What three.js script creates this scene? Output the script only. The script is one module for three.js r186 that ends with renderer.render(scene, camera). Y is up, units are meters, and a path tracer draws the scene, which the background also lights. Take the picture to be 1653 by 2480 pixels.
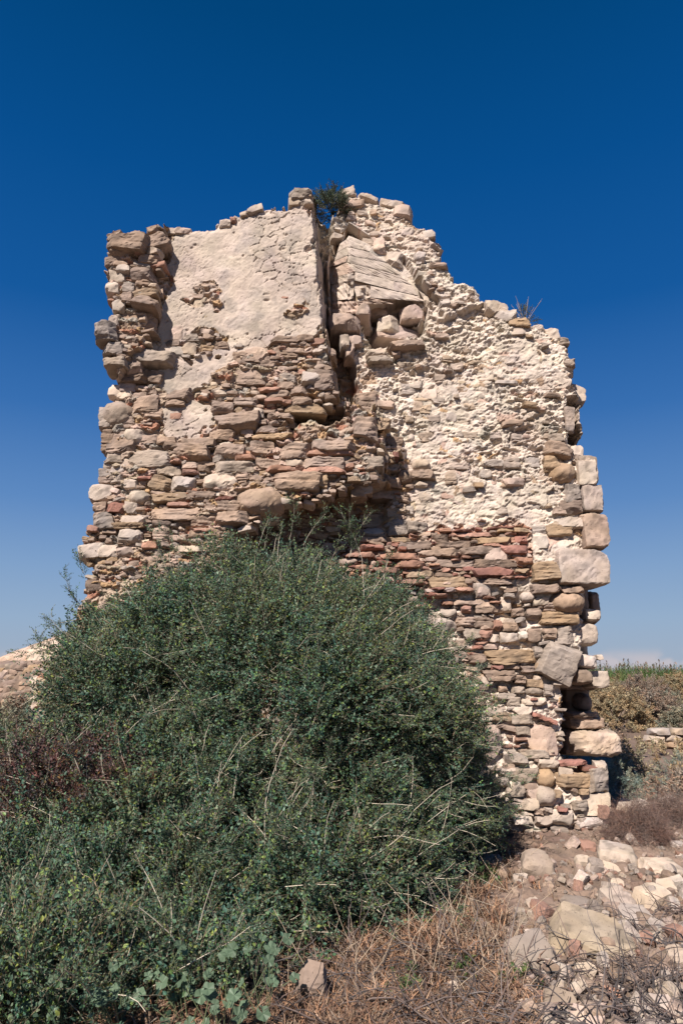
import * as THREE from 'three';
import { mergeGeometries, toCreasedNormals } from 'three/addons/utils/BufferGeometryUtils.js';

// ------------------------------------------------------------------ camera, sky, sun, exposure
const EYE = 1.6, TILT = THREE.MathUtils.degToRad(12.9), FOC = 1707;          // plan units: FOC per metre at one metre
const scene = new THREE.Scene();
const camera = new THREE.PerspectiveCamera(72, 682 / 1024, 0.05, 3000);
camera.position.set(0, EYE, 0);
camera.lookAt(0, EYE + Math.sin(TILT), -Math.cos(TILT));
const SUN = { az: 25, el: 43, power: 5, color: new THREE.Color().setRGB(1, 0.905, 0.82) };
const EXPOSURE = 1.7, SKY_GAIN = 1.0;
const renderer = new THREE.WebGLRenderer({ antialias: true });
renderer.toneMapping = THREE.LinearToneMapping;
renderer.toneMappingExposure = EXPOSURE;
renderer.shadowMap.enabled = true;
const sunDir = new THREE.Vector3(-Math.sin(SUN.az * Math.PI / 180) * Math.cos(SUN.el * Math.PI / 180), Math.sin(SUN.el * Math.PI / 180), Math.cos(SUN.az * Math.PI / 180) * Math.cos(SUN.el * Math.PI / 180));
const sun = new THREE.DirectionalLight(SUN.color, SUN.power);
sun.name = 'sun';
sun.position.copy(sunDir).multiplyScalar(40).add(new THREE.Vector3(0, 2, -8));
sun.target.position.set(0, 2, -8);
sun.castShadow = true;
Object.assign(sun.shadow.camera, { left: -14, right: 14, top: 14, bottom: -14, near: 1, far: 120 });
sun.shadow.mapSize.set(4096, 4096);
scene.add(sun, sun.target);

// ------------------------------------------------------------------ noise
const hash = (i, j, s = 0) => { let t = Math.imul(i | 0, 374761393) ^ Math.imul(j | 0, 668265263) ^ Math.imul(s | 0, 1274126177); t = Math.imul(t ^ (t >>> 13), 1274126177); t ^= t >>> 16; t = Math.imul(t, 2246822519); t ^= t >>> 15; return (t >>> 0) / 4294967296; };
const hash3 = (i, j, k, s) => hash(i + Math.imul(k, 7919), j + Math.imul(k, 104729), s);
function rng(seed) { let s = seed | 0; return () => { s = (s + 0x6d2b79f5) | 0; let t = Math.imul(s ^ (s >>> 15), 1 | s); t = (t + Math.imul(t ^ (t >>> 7), 61 | t)) ^ t; return ((t ^ (t >>> 14)) >>> 0) / 4294967296; }; }
const fade = (t) => t * t * (3 - 2 * t), lerp = (a, b, t) => a + (b - a) * t, clamp = (x, a, b) => Math.min(b, Math.max(a, x));
const sstep = (a, b, x) => { const t = clamp((x - a) / (b - a), 0, 1); return t * t * (3 - 2 * t); };
function vn2(x, y, s = 0) { const i = Math.floor(x), j = Math.floor(y), u = fade(x - i), v = fade(y - j); return lerp(lerp(hash(i, j, s), hash(i + 1, j, s), u), lerp(hash(i, j + 1, s), hash(i + 1, j + 1, s), u), v) * 2 - 1; }
function vn3(x, y, z, s = 0) {
  const i = Math.floor(x), j = Math.floor(y), k = Math.floor(z), u = fade(x - i), v = fade(y - j), w = fade(z - k);
  const a = lerp(lerp(hash3(i, j, k, s), hash3(i + 1, j, k, s), u), lerp(hash3(i, j + 1, k, s), hash3(i + 1, j + 1, k, s), u), v);
  const b = lerp(lerp(hash3(i, j, k + 1, s), hash3(i + 1, j, k + 1, s), u), lerp(hash3(i, j + 1, k + 1, s), hash3(i + 1, j + 1, k + 1, s), u), v);
  return lerp(a, b, w) * 2 - 1;
}
const fbm2 = (x, y, o = 4, s = 0) => { let a = 0.5, r = 0; for (let k = 0; k < o; k++, a *= 0.5, x *= 2.03, y *= 2.03) r += a * vn2(x, y, s + k * 17); return r; };
const fbm3 = (x, y, z, o = 3, s = 0) => { let a = 0.5, r = 0; for (let k = 0; k < o; k++, a *= 0.5, x *= 2.03, y *= 2.03, z *= 2.03) r += a * vn3(x, y, z, s + k * 17); return r; };
const W = { f1: 0, f2: 0, id: 0, dx: 0, dy: 0 };
function worley(x, y, s) {
  const i = Math.floor(x), j = Math.floor(y); W.f1 = 9; W.f2 = 9;
  for (let b = -1; b <= 1; b++) for (let a = -1; a <= 1; a++) {
    const px = i + a + hash(i + a, j + b, s) - x, py = j + b + hash(i + a, j + b, s + 1) - y, d = px * px + py * py;
    if (d < W.f1) { W.f2 = W.f1; W.f1 = d; W.id = hash(i + a, j + b, s + 2); W.dx = -px; W.dy = -py; } else if (d < W.f2) W.f2 = d;
  }
  W.f1 = Math.sqrt(W.f1); W.f2 = Math.sqrt(W.f2);
}

// ------------------------------------------------------------------ plan to world: the plan is drawn as elevations on planes parallel to the wall front
const CT = Math.cos(TILT), ST = Math.sin(TILT), CX = 826.5, CY = 1240;
const dirOf = (px, py) => { const a = px - CX, u = CY - py; return new THREE.Vector3(a, FOC * ST + u * CT, -FOC * CT + u * ST); };
const onPlane = (px, py, z) => { const d = dirOf(px, py), t = z / d.z; return new THREE.Vector3(d.x * t, EYE + d.y * t, z); };
function plan(x, y, z) { const Y = y - EYE, dep = Y * ST - z * CT, up = Y * CT + z * ST; return [CX + FOC * x / dep, CY - FOC * up / dep]; }
const Z0 = -8.15;

function sky() {
  const w = 2048, h = 1024, data = new Float32Array(w * h * 4);
  const lin = (c) => (c <= 10.31 ? c / 255 / 12.92 : Math.pow((c / 255 + 0.055) / 1.055, 2.4));
  // elevation (degrees) : colour as it looks in the picture
  const stops = [[0, 164, 174, 190], [1.5, 158, 175, 196], [4, 149, 174, 202], [8, 128, 161, 201], [13, 94, 138, 193], [20, 56, 111, 177], [28, 22, 89, 158], [38, 8, 78, 143], [48, 2, 68, 123], [65, 2, 58, 108], [90, 2, 50, 96]];
  for (let r = 0; r < h; r++) {
    const el = ((r + 0.5) / h - 0.5) * 180;
    let k = 0; while (k < stops.length - 2 && el > stops[k + 1][0]) k++;
    const t = clamp((el - stops[k][0]) / (stops[k + 1][0] - stops[k][0]), 0, 1);
    for (let c = 0; c < w; c++) {
      const az = ((c + 0.5) / w - 0.5) * 360, o = (r * w + c) * 4;
      let cl = 0;
      if (el > 0 && el < 4) { // low far cumulus
        const n = fbm2(az * 0.55, el * 1.1, 4, 71) + 0.16;
        cl = clamp(n * 3, 0, 1) * sstep(0, 0.3, el) * (1 - sstep(0.9, 2.0, el)) * 0.75;
      }
      if (el > 0 && el < 3) for (const [a, e, w, t] of [[-69.3, 0.75, 1.0, 0.55], [-66.2, 0.7, 1.7, 0.4], [-64, 0.6, 1.2, 0.35], [-114.5, 0.9, 1.3, 0.5], [-117, 0.6, 1.6, 0.4]]) { const d = Math.hypot((az - a) / w, (el - e) / t) + 0.7 * fbm2(az * 1.6, el * 3, 3, 73); cl = Math.max(cl, 0.85 * sstep(1.05, 0.35, d)); }
      for (let q = 0; q < 3; q++) {
        const s = lerp(lin(stops[k][q + 1]), lin(stops[k + 1][q + 1]), t);
        data[o + q] = lerp(s, [0.58, 0.53, 0.56][q], cl) / EXPOSURE * SKY_GAIN;
      }
      data[o + 3] = 1;
    }
  }
  const tex = new THREE.DataTexture(data, w, h, THREE.RGBAFormat, THREE.FloatType);
  tex.mapping = THREE.EquirectangularReflectionMapping; tex.magFilter = THREE.LinearFilter; tex.needsUpdate = true;
  return tex;
}
scene.background = sky(); scene.environment = scene.background;

// ------------------------------------------------------------------ materials (grain only; colour of each piece is in its vertices)
function makeTex(n, fn, srgb) {
  const d = new Uint8Array(n * n * 4);
  for (let j = 0; j < n; j++) for (let i = 0; i < n; i++) { const v = fn(i / n, j / n), o = (j * n + i) * 4; if (typeof v === 'number') d[o] = d[o + 1] = d[o + 2] = clamp(v * 255, 0, 255); else for (let c = 0; c < 3; c++) d[o + c] = clamp(v[c] * 255, 0, 255); d[o + 3] = 255; }
  const t = new THREE.DataTexture(d, n, n); t.wrapS = t.wrapT = THREE.RepeatWrapping; t.magFilter = THREE.LinearFilter; if (srgb) t.colorSpace = THREE.SRGBColorSpace; t.needsUpdate = true; return t;
}
// periodic value noise: period p cells over the tile
function pn(x, y, p, q, s) { const X = x * p, Y = y * q, i = Math.floor(X), j = Math.floor(Y), u = fade(X - i), v = fade(Y - j), m = (a, b) => hash(((a % p) + p) % p, ((b % q) + q) % q, s); return lerp(lerp(m(i, j), m(i + 1, j), u), lerp(m(i, j + 1), m(i + 1, j + 1), u), v); }
const pf = (x, y, p, q, s, o = 4) => { let a = 0.5, r = 0; for (let k = 0; k < o; k++, a *= 0.5, p *= 2, q *= 2) r += a * pn(x, y, p, q, s + k * 31); return r; };
const TN = 512;
const grainCol = makeTex(TN, (x, y) => { const b = pf(x, y, 6, 6, 3, 6), s = pn(x, y, 128, 128, 9), k = 0.80 + 0.26 * b + (s > 0.9 ? -0.13 : s < 0.06 ? 0.06 : 0); return [k * 1.0, k * (0.985 + 0.02 * pn(x, y, 5, 5, 44)), k * (0.97 + 0.04 * pn(x, y, 7, 7, 45))]; }, true);
const grainBump = makeTex(TN, (x, y) => { const p = pn(x, y, 90, 90, 12); return 0.25 + 0.5 * pf(x, y, 16, 16, 5, 5) - (p > 0.86 ? (p - 0.86) * 3 : 0); });
const layerCol = makeTex(TN, (x, y) => { const wy = y + 0.02 * pn(x, y, 4, 4, 21), b = pf(x, wy, 3, 26, 22, 4), g = pf(x, y, 40, 40, 23, 3); return 0.76 + 0.20 * b + 0.12 * g; }, true);
const layerBump = makeTex(TN, (x, y) => { const wy = y + 0.02 * pn(x, y, 4, 4, 21), b = pf(x, wy, 3, 26, 22, 4), p = pn(x, y, 70, 70, 29); return 0.1 + 0.6 * b + 0.25 * pf(x, y, 50, 50, 24, 3) - (p > 0.9 ? (p - 0.9) * 3 : 0); });
const std = (o) => new THREE.MeshStandardMaterial({ roughness: 0.95, vertexColors: true, ...o });
const M = {
  grain: std({ name: 'rough stone', map: grainCol, bumpMap: grainBump, bumpScale: 0.012 }),
  layer: std({ name: 'layered sandstone', map: layerCol, bumpMap: layerBump, bumpScale: 0.016 }),
  fine: std({ name: 'dressed limestone', map: grainCol, bumpMap: grainBump, bumpScale: 0.006 }),
  core: std({ name: 'lime mortar', map: grainCol, bumpMap: grainBump, bumpScale: 0.014 }),
  earth: std({ name: 'dry earth', map: grainCol, bumpMap: grainBump, bumpScale: 0.02, roughness: 1 }),
  leaf: new THREE.MeshPhysicalMaterial({ name: 'leaf', vertexColors: true, roughness: 0.48, specularIntensity: 0.5, transmission: 0.25, thickness: 0, side: THREE.DoubleSide }),
  dry: std({ name: 'dry stalk', roughness: 0.9, side: THREE.DoubleSide }),
  twig: std({ name: 'twig bark', roughness: 0.85 }),
};
M.leaf.ior = 1.4;
const ALB = { s: [0.325, 0.238, 0.182], d: [0.25, 0.182, 0.14], g: [0.325, 0.268, 0.222], c: [0.48, 0.402, 0.335], p: [0.44, 0.335, 0.272], o: [0.35, 0.248, 0.16], b: [0.36, 0.21, 0.155], r: [0.30, 0.148, 0.115], w: [0.50, 0.425, 0.36], t: [0.43, 0.355, 0.265], q: [0.47, 0.385, 0.32] };

// ------------------------------------------------------------------ naming
const used = new Map();
function numbered(n) { const k = used.get(n) ?? 0; used.set(n, k + 1); return k ? n + '_' + String(k).padStart(3, '0') : n; }
function tag(o, label, category, group) { o.userData.label = label; if (category) o.userData.category = category; if (group) o.userData.group = group; return o; }
function kind(o, k) { o.userData.kind = k; return o; }
function thing(name, label, category, pos, group) { const o = new THREE.Group(); o.name = numbered(name); o.position.copy(pos); scene.add(o); return tag(o, label, category, group); }
function mesh(name, g, m, parent = scene) { const o = new THREE.Mesh(g, m); o.name = parent === scene ? numbered(name) : partName(parent, name); parent.add(o); return o; }
function partName(p, n) { const c = (p.userData.count ??= {}); const k = c[n] ?? 0; c[n] = k + 1; return k ? n + '_' + String(k).padStart(3, '0') : n; }
function inst(name, g, m, list, parent = scene, k = 'stuff') { // list of {m: Matrix4, c: Color}
  const o = new THREE.InstancedMesh(g, m, list.length); o.name = parent === scene ? numbered(name) : partName(parent, name);
  list.forEach((e, i) => { o.setMatrixAt(i, e.m); if (e.c) o.setColorAt(i, e.c); });
  parent.add(o); if (k) o.userData.kind = k; return o;
}
function buf(pos, idx, uv, col) { const g = new THREE.BufferGeometry(); g.setAttribute('position', new THREE.Float32BufferAttribute(pos, 3)); if (uv) g.setAttribute('uv', new THREE.Float32BufferAttribute(uv, 2)); if (col) g.setAttribute('color', new THREE.Float32BufferAttribute(col, 3)); g.setIndex(idx); g.computeVertexNormals(); return g; }

// ------------------------------------------------------------------ stones
function stoneGeo(w, h, d, { seed, round = 0, col, layer = 0, seg = 0.026, rough = 1, cap = 14, tint = 0.09, cuts, jit = 1, cutZ = 0.9 }) {
  const R = rng(seed), nx = clamp(Math.round(w / seg), 3, cap + 4), ny = clamp(Math.round(h / (layer ? seg * 0.55 : seg)), 3, cap), nz = clamp(Math.round(d / seg / 2.4), 2, 5);
  const g = new THREE.BoxGeometry(2, 2, 2, nx, ny, nz), p = g.attributes.position, uv = g.attributes.uv, nr = g.attributes.normal, ex = round > 1 ? 2.3 : round > 0.4 ? 5 : 18;
  const J = []; for (let i = 0; i < 8; i++) J.push([(R() - 0.5) * 0.42, (R() - 0.5) * 0.46, (R() - 0.5) * 0.3]);
  const jk = (round > 1 ? 0.35 : 1) * jit, u0 = R() * 9, v0 = R() * 9, s = seed % 977, m = Math.min(w, h, d);
  const colA = new Float32Array(p.count * 3), k0 = 1 + (R() - 0.5) * 0.34, hu = (R() - 0.5) * 0.09, fq = 1 / clamp(m * 0.7, 0.03, 0.14);
  const P = []; // planes along which the stone has broken
  for (let i = 0, n = cuts ?? (round > 1 ? 5 : layer ? 6 : 9); i < n; i++) {
    const v = new THREE.Vector3(R() * 2 - 1, (R() * 2 - 1) * (layer ? 0.7 : 1), 0.15 * cutZ + R() * cutZ).normalize(), reach = Math.abs(v.x) * w / 2 + Math.abs(v.y) * h / 2 + Math.abs(v.z) * d / 2;
    P.push([v.x, v.y, v.z, reach * lerp(lerp(0.9, round > 1 ? 0.62 : 0.70, Math.min(1, jit)), 0.95, R())]);
  }
  for (let i = 0; i < p.count; i++) {
    let x = p.getX(i), y = p.getY(i), z = p.getZ(i);
    const rr = Math.pow(Math.abs(x) ** ex + Math.abs(y) ** ex + Math.abs(z) ** ex, 1 / ex);
    x /= rr; y /= rr; z /= rr;
    let ox = 0, oy = 0, oz = 0;
    for (let c = 0; c < 8; c++) { const wt = (1 + (c & 1 ? x : -x)) * (1 + (c & 2 ? y : -y)) * (1 + (c & 4 ? z : -z)) / 8; ox += J[c][0] * wt; oy += J[c][1] * wt; oz += J[c][2] * wt; }
    let bx = (x + ox * jk) * w / 2, by = (y + oy * jk) * h / 2, bz = (z + oz * jk) * d / 2;
    for (const q of P) { const e = bx * q[0] + by * q[1] + bz * q[2] - q[3]; if (e > 0) { bx -= q[0] * e; by -= q[1] * e; bz -= q[2] * e; } }
    let n = (fbm3(bx * fq, by * fq, bz * fq, 3, s) * 0.16 * Math.min(m, 0.2) + vn3(bx * 40, by * 46, bz * 40, s + 5) * 0.007 + vn3(bx * 85, by * 95, bz * 85, s + 6) * 0.0045) * rough;
    if (layer) { const q = vn2(by * 55 + bx * 2.5 + s, bx * 3 + s, s + 9); n -= (q > 0.2 ? (q - 0.2) * 0.022 : 0) * layer * Math.min(1, h / 0.08); }
    const L = Math.hypot(x, y, z) || 1, ax = Math.abs(nr.getX(i)) > 0.5, ay = Math.abs(nr.getY(i)) > 0.5;
    const X = bx + x / L * n, Y = by + y / L * n, Z = bz + z / L * n;
    p.setXYZ(i, X, Y, Z);
    if (ax) uv.setXY(i, Z + u0, Y + v0); else if (ay) uv.setXY(i, X + u0, Z + v0); else uv.setXY(i, X + u0, Y + v0);
    let f = k0 * (1 + tint * 2.4 * fbm3(X * 9, Y * 14, Z * 9, 3, s + 3) + (layer ? 0.10 * vn2(Y * 45 + X * 2, X * 3, s + 8) : 0)); const e = fbm3(X * 5, Y * 5, Z * 5, 2, s + 4) * 0.14 + hu;
    const li = fbm3(X * 13 + s, Y * 13, Z * 13, 3, 77), f2 = li > 0.2 ? 1 - Math.min(0.34, (li - 0.2) * 3.2) : 1;   // patches of grey lichen
    f *= f2;
    colA[i * 3] = col[0] * f * (1 + e * 0.5); colA[i * 3 + 1] = col[1] * f; colA[i * 3 + 2] = col[2] * f * (1 - e);
  }
  g.setAttribute('color', new THREE.BufferAttribute(colA, 3));
  g.deleteAttribute('normal');
  return toCreasedNormals(g, round > 1 ? 0.9 : 0.55);
}
const KIND = { // letter -> [albedo, roundness, material, layered, part name]
  s: ['s', 0.3, 'layer', 1, 'stone'], d: ['d', 0.3, 'layer', 1, 'stone'], g: ['g', 0.3, 'layer', 0.6, 'stone'], c: ['c', 0.3, 'grain', 0, 'stone'], p: ['p', 0.3, 'grain', 0, 'stone'], o: ['o', 0.4, 'layer', 1, 'stone'],
  b: ['b', 0, 'grain', 0, 'brick'], r: ['r', 0, 'grain', 0, 'brick'], R: ['s', 2, 'grain', 0, 'stone'], C: ['c', 2, 'grain', 0, 'stone'], G: ['g', 2, 'grain', 0, 'stone'], O: ['o', 2, 'grain', 0, 'stone'], w: ['w', 0, 'fine', 0, 'quoin_block'],
};

// ------------------------------------------------------------------ the ruin: plan polygons (elevation of the front)
const D = (...a) => a.map(([x, y]) => [x * 1.0542, y * 1.0542]);
function sd(poly, x, y) { // signed distance, positive inside
  let d = 1e9, c = false;
  for (let i = 0, j = poly.length - 1; i < poly.length; j = i++) {
    const ax = poly[j][0], ay = poly[j][1], bx = poly[i][0], by = poly[i][1], ex = bx - ax, ey = by - ay, wx = x - ax, wy = y - ay;
    const t = clamp((wx * ex + wy * ey) / (ex * ex + ey * ey), 0, 1), qx = wx - ex * t, qy = wy - ey * t, q = qx * qx + qy * qy;
    if (q < d) d = q;
    if ((ay > y) !== (by > y) && x < (bx - ax) * (y - ay) / (by - ay) + ax) c = !c;
  }
  return c ? Math.sqrt(d) : -Math.sqrt(d);
}
const OUT = D([40, 2150], [60, 1560], [150, 1475], [175, 1430], [192, 1350], [205, 1300], [180, 1275], [192, 1240], [212, 1200], [220, 1150], [212, 1135], [240, 1070], [252, 1010], [244, 945], [266, 885], [270, 855], [250, 825], [240, 790], [256, 740], [252, 690], [242, 620], [250, 570], [245, 535], [262, 530], [330, 534], [360, 512], [385, 520], [435, 528], [500, 512], [530, 500], [590, 470], [605, 476], [660, 470], [668, 448], [690, 437], [712, 436], [722, 480], [760, 488], [800, 486], [785, 447], [797, 438], [825, 439], [850, 451], [935, 467], [955, 501], [1000, 536], [1012, 590], [1050, 641], [1090, 646], [1115, 690], [1150, 697], [1190, 724], [1225, 746], [1270, 754], [1303, 774], [1306, 800], [1320, 830], [1323, 880], [1330, 905], [1320, 935], [1304, 955], [1310, 1000], [1322, 1045], [1335, 1060], [1345, 1110], [1350, 1180], [1345, 1290], [1350, 1350], [1345, 1475], [1330, 1540], [1300, 1575], [1296, 1640], [1290, 1740], [1320, 1770], [1393, 1790], [1400, 1870], [1403, 1905], [1380, 1935], [1375, 1960], [1370, 2150]);
const LEFT = [[-400, 2300], [-400, 100], [757, 100], [757, 440], [752, 505], [772, 548], [748, 600], [776, 618], [780, 650], [772, 705], [794, 740], [784, 800], [808, 850], [802, 905], [832, 1000], [880, 1090], [878, 1160], [830, 1200], [700, 1240], [640, 1262], [575, 1300], [560, 1420], [500, 2300]];
const STUB = [[-300, 300], [425, 300], [430, 548], [402, 560], [396, 650], [380, 710], [366, 800], [352, 858], [300, 930], [-300, 930]];
const FISS = [[752, 455], [800, 500], [806, 560], [812, 610], [786, 640], [800, 700], [797, 760], [822, 830], [858, 905], [872, 970], [842, 985], [808, 905], [786, 780], [774, 600]];
const CAVE = [[870, 745], [905, 730], [985, 722], [1040, 770], [1030, 795], [960, 828], [900, 838], [862, 800]];
const LOWCAVE = [[560, 1300], [700, 1225], [840, 1195], [935, 1170], [955, 1210], [925, 1290], [820, 1330], [560, 1400]];
const GABLE = [[795, 640], [842, 562], [905, 588], [975, 640], [1026, 688], [1076, 745], [985, 748], [880, 760], [800, 780]];
const NOTCH = [[1370, 940], [1420, 950], [1420, 1055], [1385, 1060], [1368, 1000]];
const HOLE = [[690, 1000], [745, 985], [830, 990], [850, 1040], [790, 1060], [715, 1058]];
const PLASTER = [[420, 556], [530, 535], [640, 490], [705, 488], [748, 505], [766, 570], [738, 605], [778, 640], [778, 720], [790, 772], [778, 812], [700, 822], [625, 845], [575, 878], [530, 908], [472, 940], [456, 962], [515, 985], [525, 1032], [460, 1062], [392, 1062], [380, 1000], [402, 950], [378, 920], [386, 880], [370, 850], [385, 760], [402, 690], [415, 600]];
const BREAKS = [[[440, 730], [475, 690], [530, 690], [555, 725], [520, 750], [470, 745]], [[425, 850], [450, 820], [500, 795], [550, 810], [555, 840], [500, 865], [445, 870]], [[690, 770], [705, 735], [745, 730], [740, 770], [720, 780]]];
const COURSED = [[60, 2300], [100, 1300], [200, 850], [230, 500], [420, 500], [790, 780], [830, 880], [905, 1000], [975, 1090], [1000, 1180], [950, 1300], [560, 1420], [400, 2300]];
const BRICKS = [[740, 1335], [860, 1296], [1080, 1278], [1285, 1272], [1292, 1400], [1130, 1420], [1040, 1440], [900, 1420]];
const PIER = [[900, 1425], [1290, 1400], [1400, 1400], [1500, 2300], [800, 2300]];
const UPPER = [[760, 470], [800, 430], [1000, 480], [1200, 730], [1080, 765], [978, 626], [850, 552], [790, 590]];

function depth(px, py) { // metres in front of the plane of the right-hand front
  const e = vn2(px / 44, py / 44, 300) * 9 + vn2(px / 21, py / 21, 301) * 7 + vn2(px / 8, py / 8, 302) * 3;
  let z = 0.02 * fbm2(px / 150, py / 150, 3, 310);
  const up = UP(px, py);
  z -= up * 0.55;
  z += 0.22 * sstep(1720, 1990, py);
  z += 0.07 * sstep(1290, 1330, py) * (1 - sstep(1420, 1470, py)) * sstep(760, 900, px);
  const soft = 12 + 76 * sstep(870, 1060, py) * sstep(720, 840, px);
  const L = sd(LEFT, px, py) + e * (1 + soft / 40);
  z = lerp(z, 0.55 + 0.12 * sstep(900, 1500, py), sstep(-soft, 3, L));
  if (px < 470) z += 0.30 * sstep(-2, 8, sd(STUB, px, py) + e) * (0.7 + 0.3 * vn2(px / 60, py / 40, 305));
  if (px > 740 && px < 880 && py < 1000) z = lerp(z, -0.4, sstep(-10, 12, sd(FISS, px, py) + e * 0.8));
  if (px > 780 && px < 1070 && py > 550 && py < 800) { const G = sstep(-3, 6, sd(GABLE, px, py)), q = (px - 770) * 4.9; z = lerp(z, (q > 350 ? 0.04 - (q - 350) / 1020 * 0.28 : 0.04 - (350 - q) / 240 * 0.42), G); }
  if (px > 840 && px < 1060 && py > 700 && py < 860) z = lerp(z, -0.42, sstep(-4, 16, sd(CAVE, px, py) + e));
  if (px > 540 && px < 980 && py > 1150 && py < 1420) z = lerp(z, -0.22, sstep(-6, 30, sd(LOWCAVE, px, py) + e));
  if (px > 1350 && py < 1080 && py > 920) z = lerp(z, -0.55, sstep(-3, 14, sd(NOTCH, px, py) + e));
  if (px > 670 && px < 870 && py > 970 && py < 1080) z = lerp(z, 0.05, sstep(-4, 16, sd(HOLE, px, py) + e));
  return z;
}
function UP(px, py) { // the head of the wall leans back
  const top = px < 800 ? 0 : clamp((790 - py) / 330, 0, 1) * sstep(790, 830, px);
  const U = (px > 750 && py < 800) ? sstep(-8, 5, sd(UPPER, px, py) + vn2(px / 15, py / 15, 307) * 6) : 0;
  return top * 0.75 - U * 0.34 * (0.6 + 0.4 * top);
}
function clsAt(px, py, e) { // 0 rubble, 1 plaster, 2 coursed stone, 3 brick band, 4 pier
  if (sd(PLASTER, px + e, py + e * 0.7) > 0 && !BREAKS.some((b) => sd(b, px + e, py + e) > 0)) return 1;
  if (sd(BRICKS, px, py + e) > 0) return 3;
  if (sd(COURSED, px + e, py + e) > 0) return 2;
  if (sd(PIER, px, py + e) > 0) return 4;
  return 0;
}
function onWall(px, py) { let z = 0; for (let k = 0; k < 3; k++) z = depth(px, py); const p = onPlane(px, py, Z0 + z); return p; }

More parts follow.
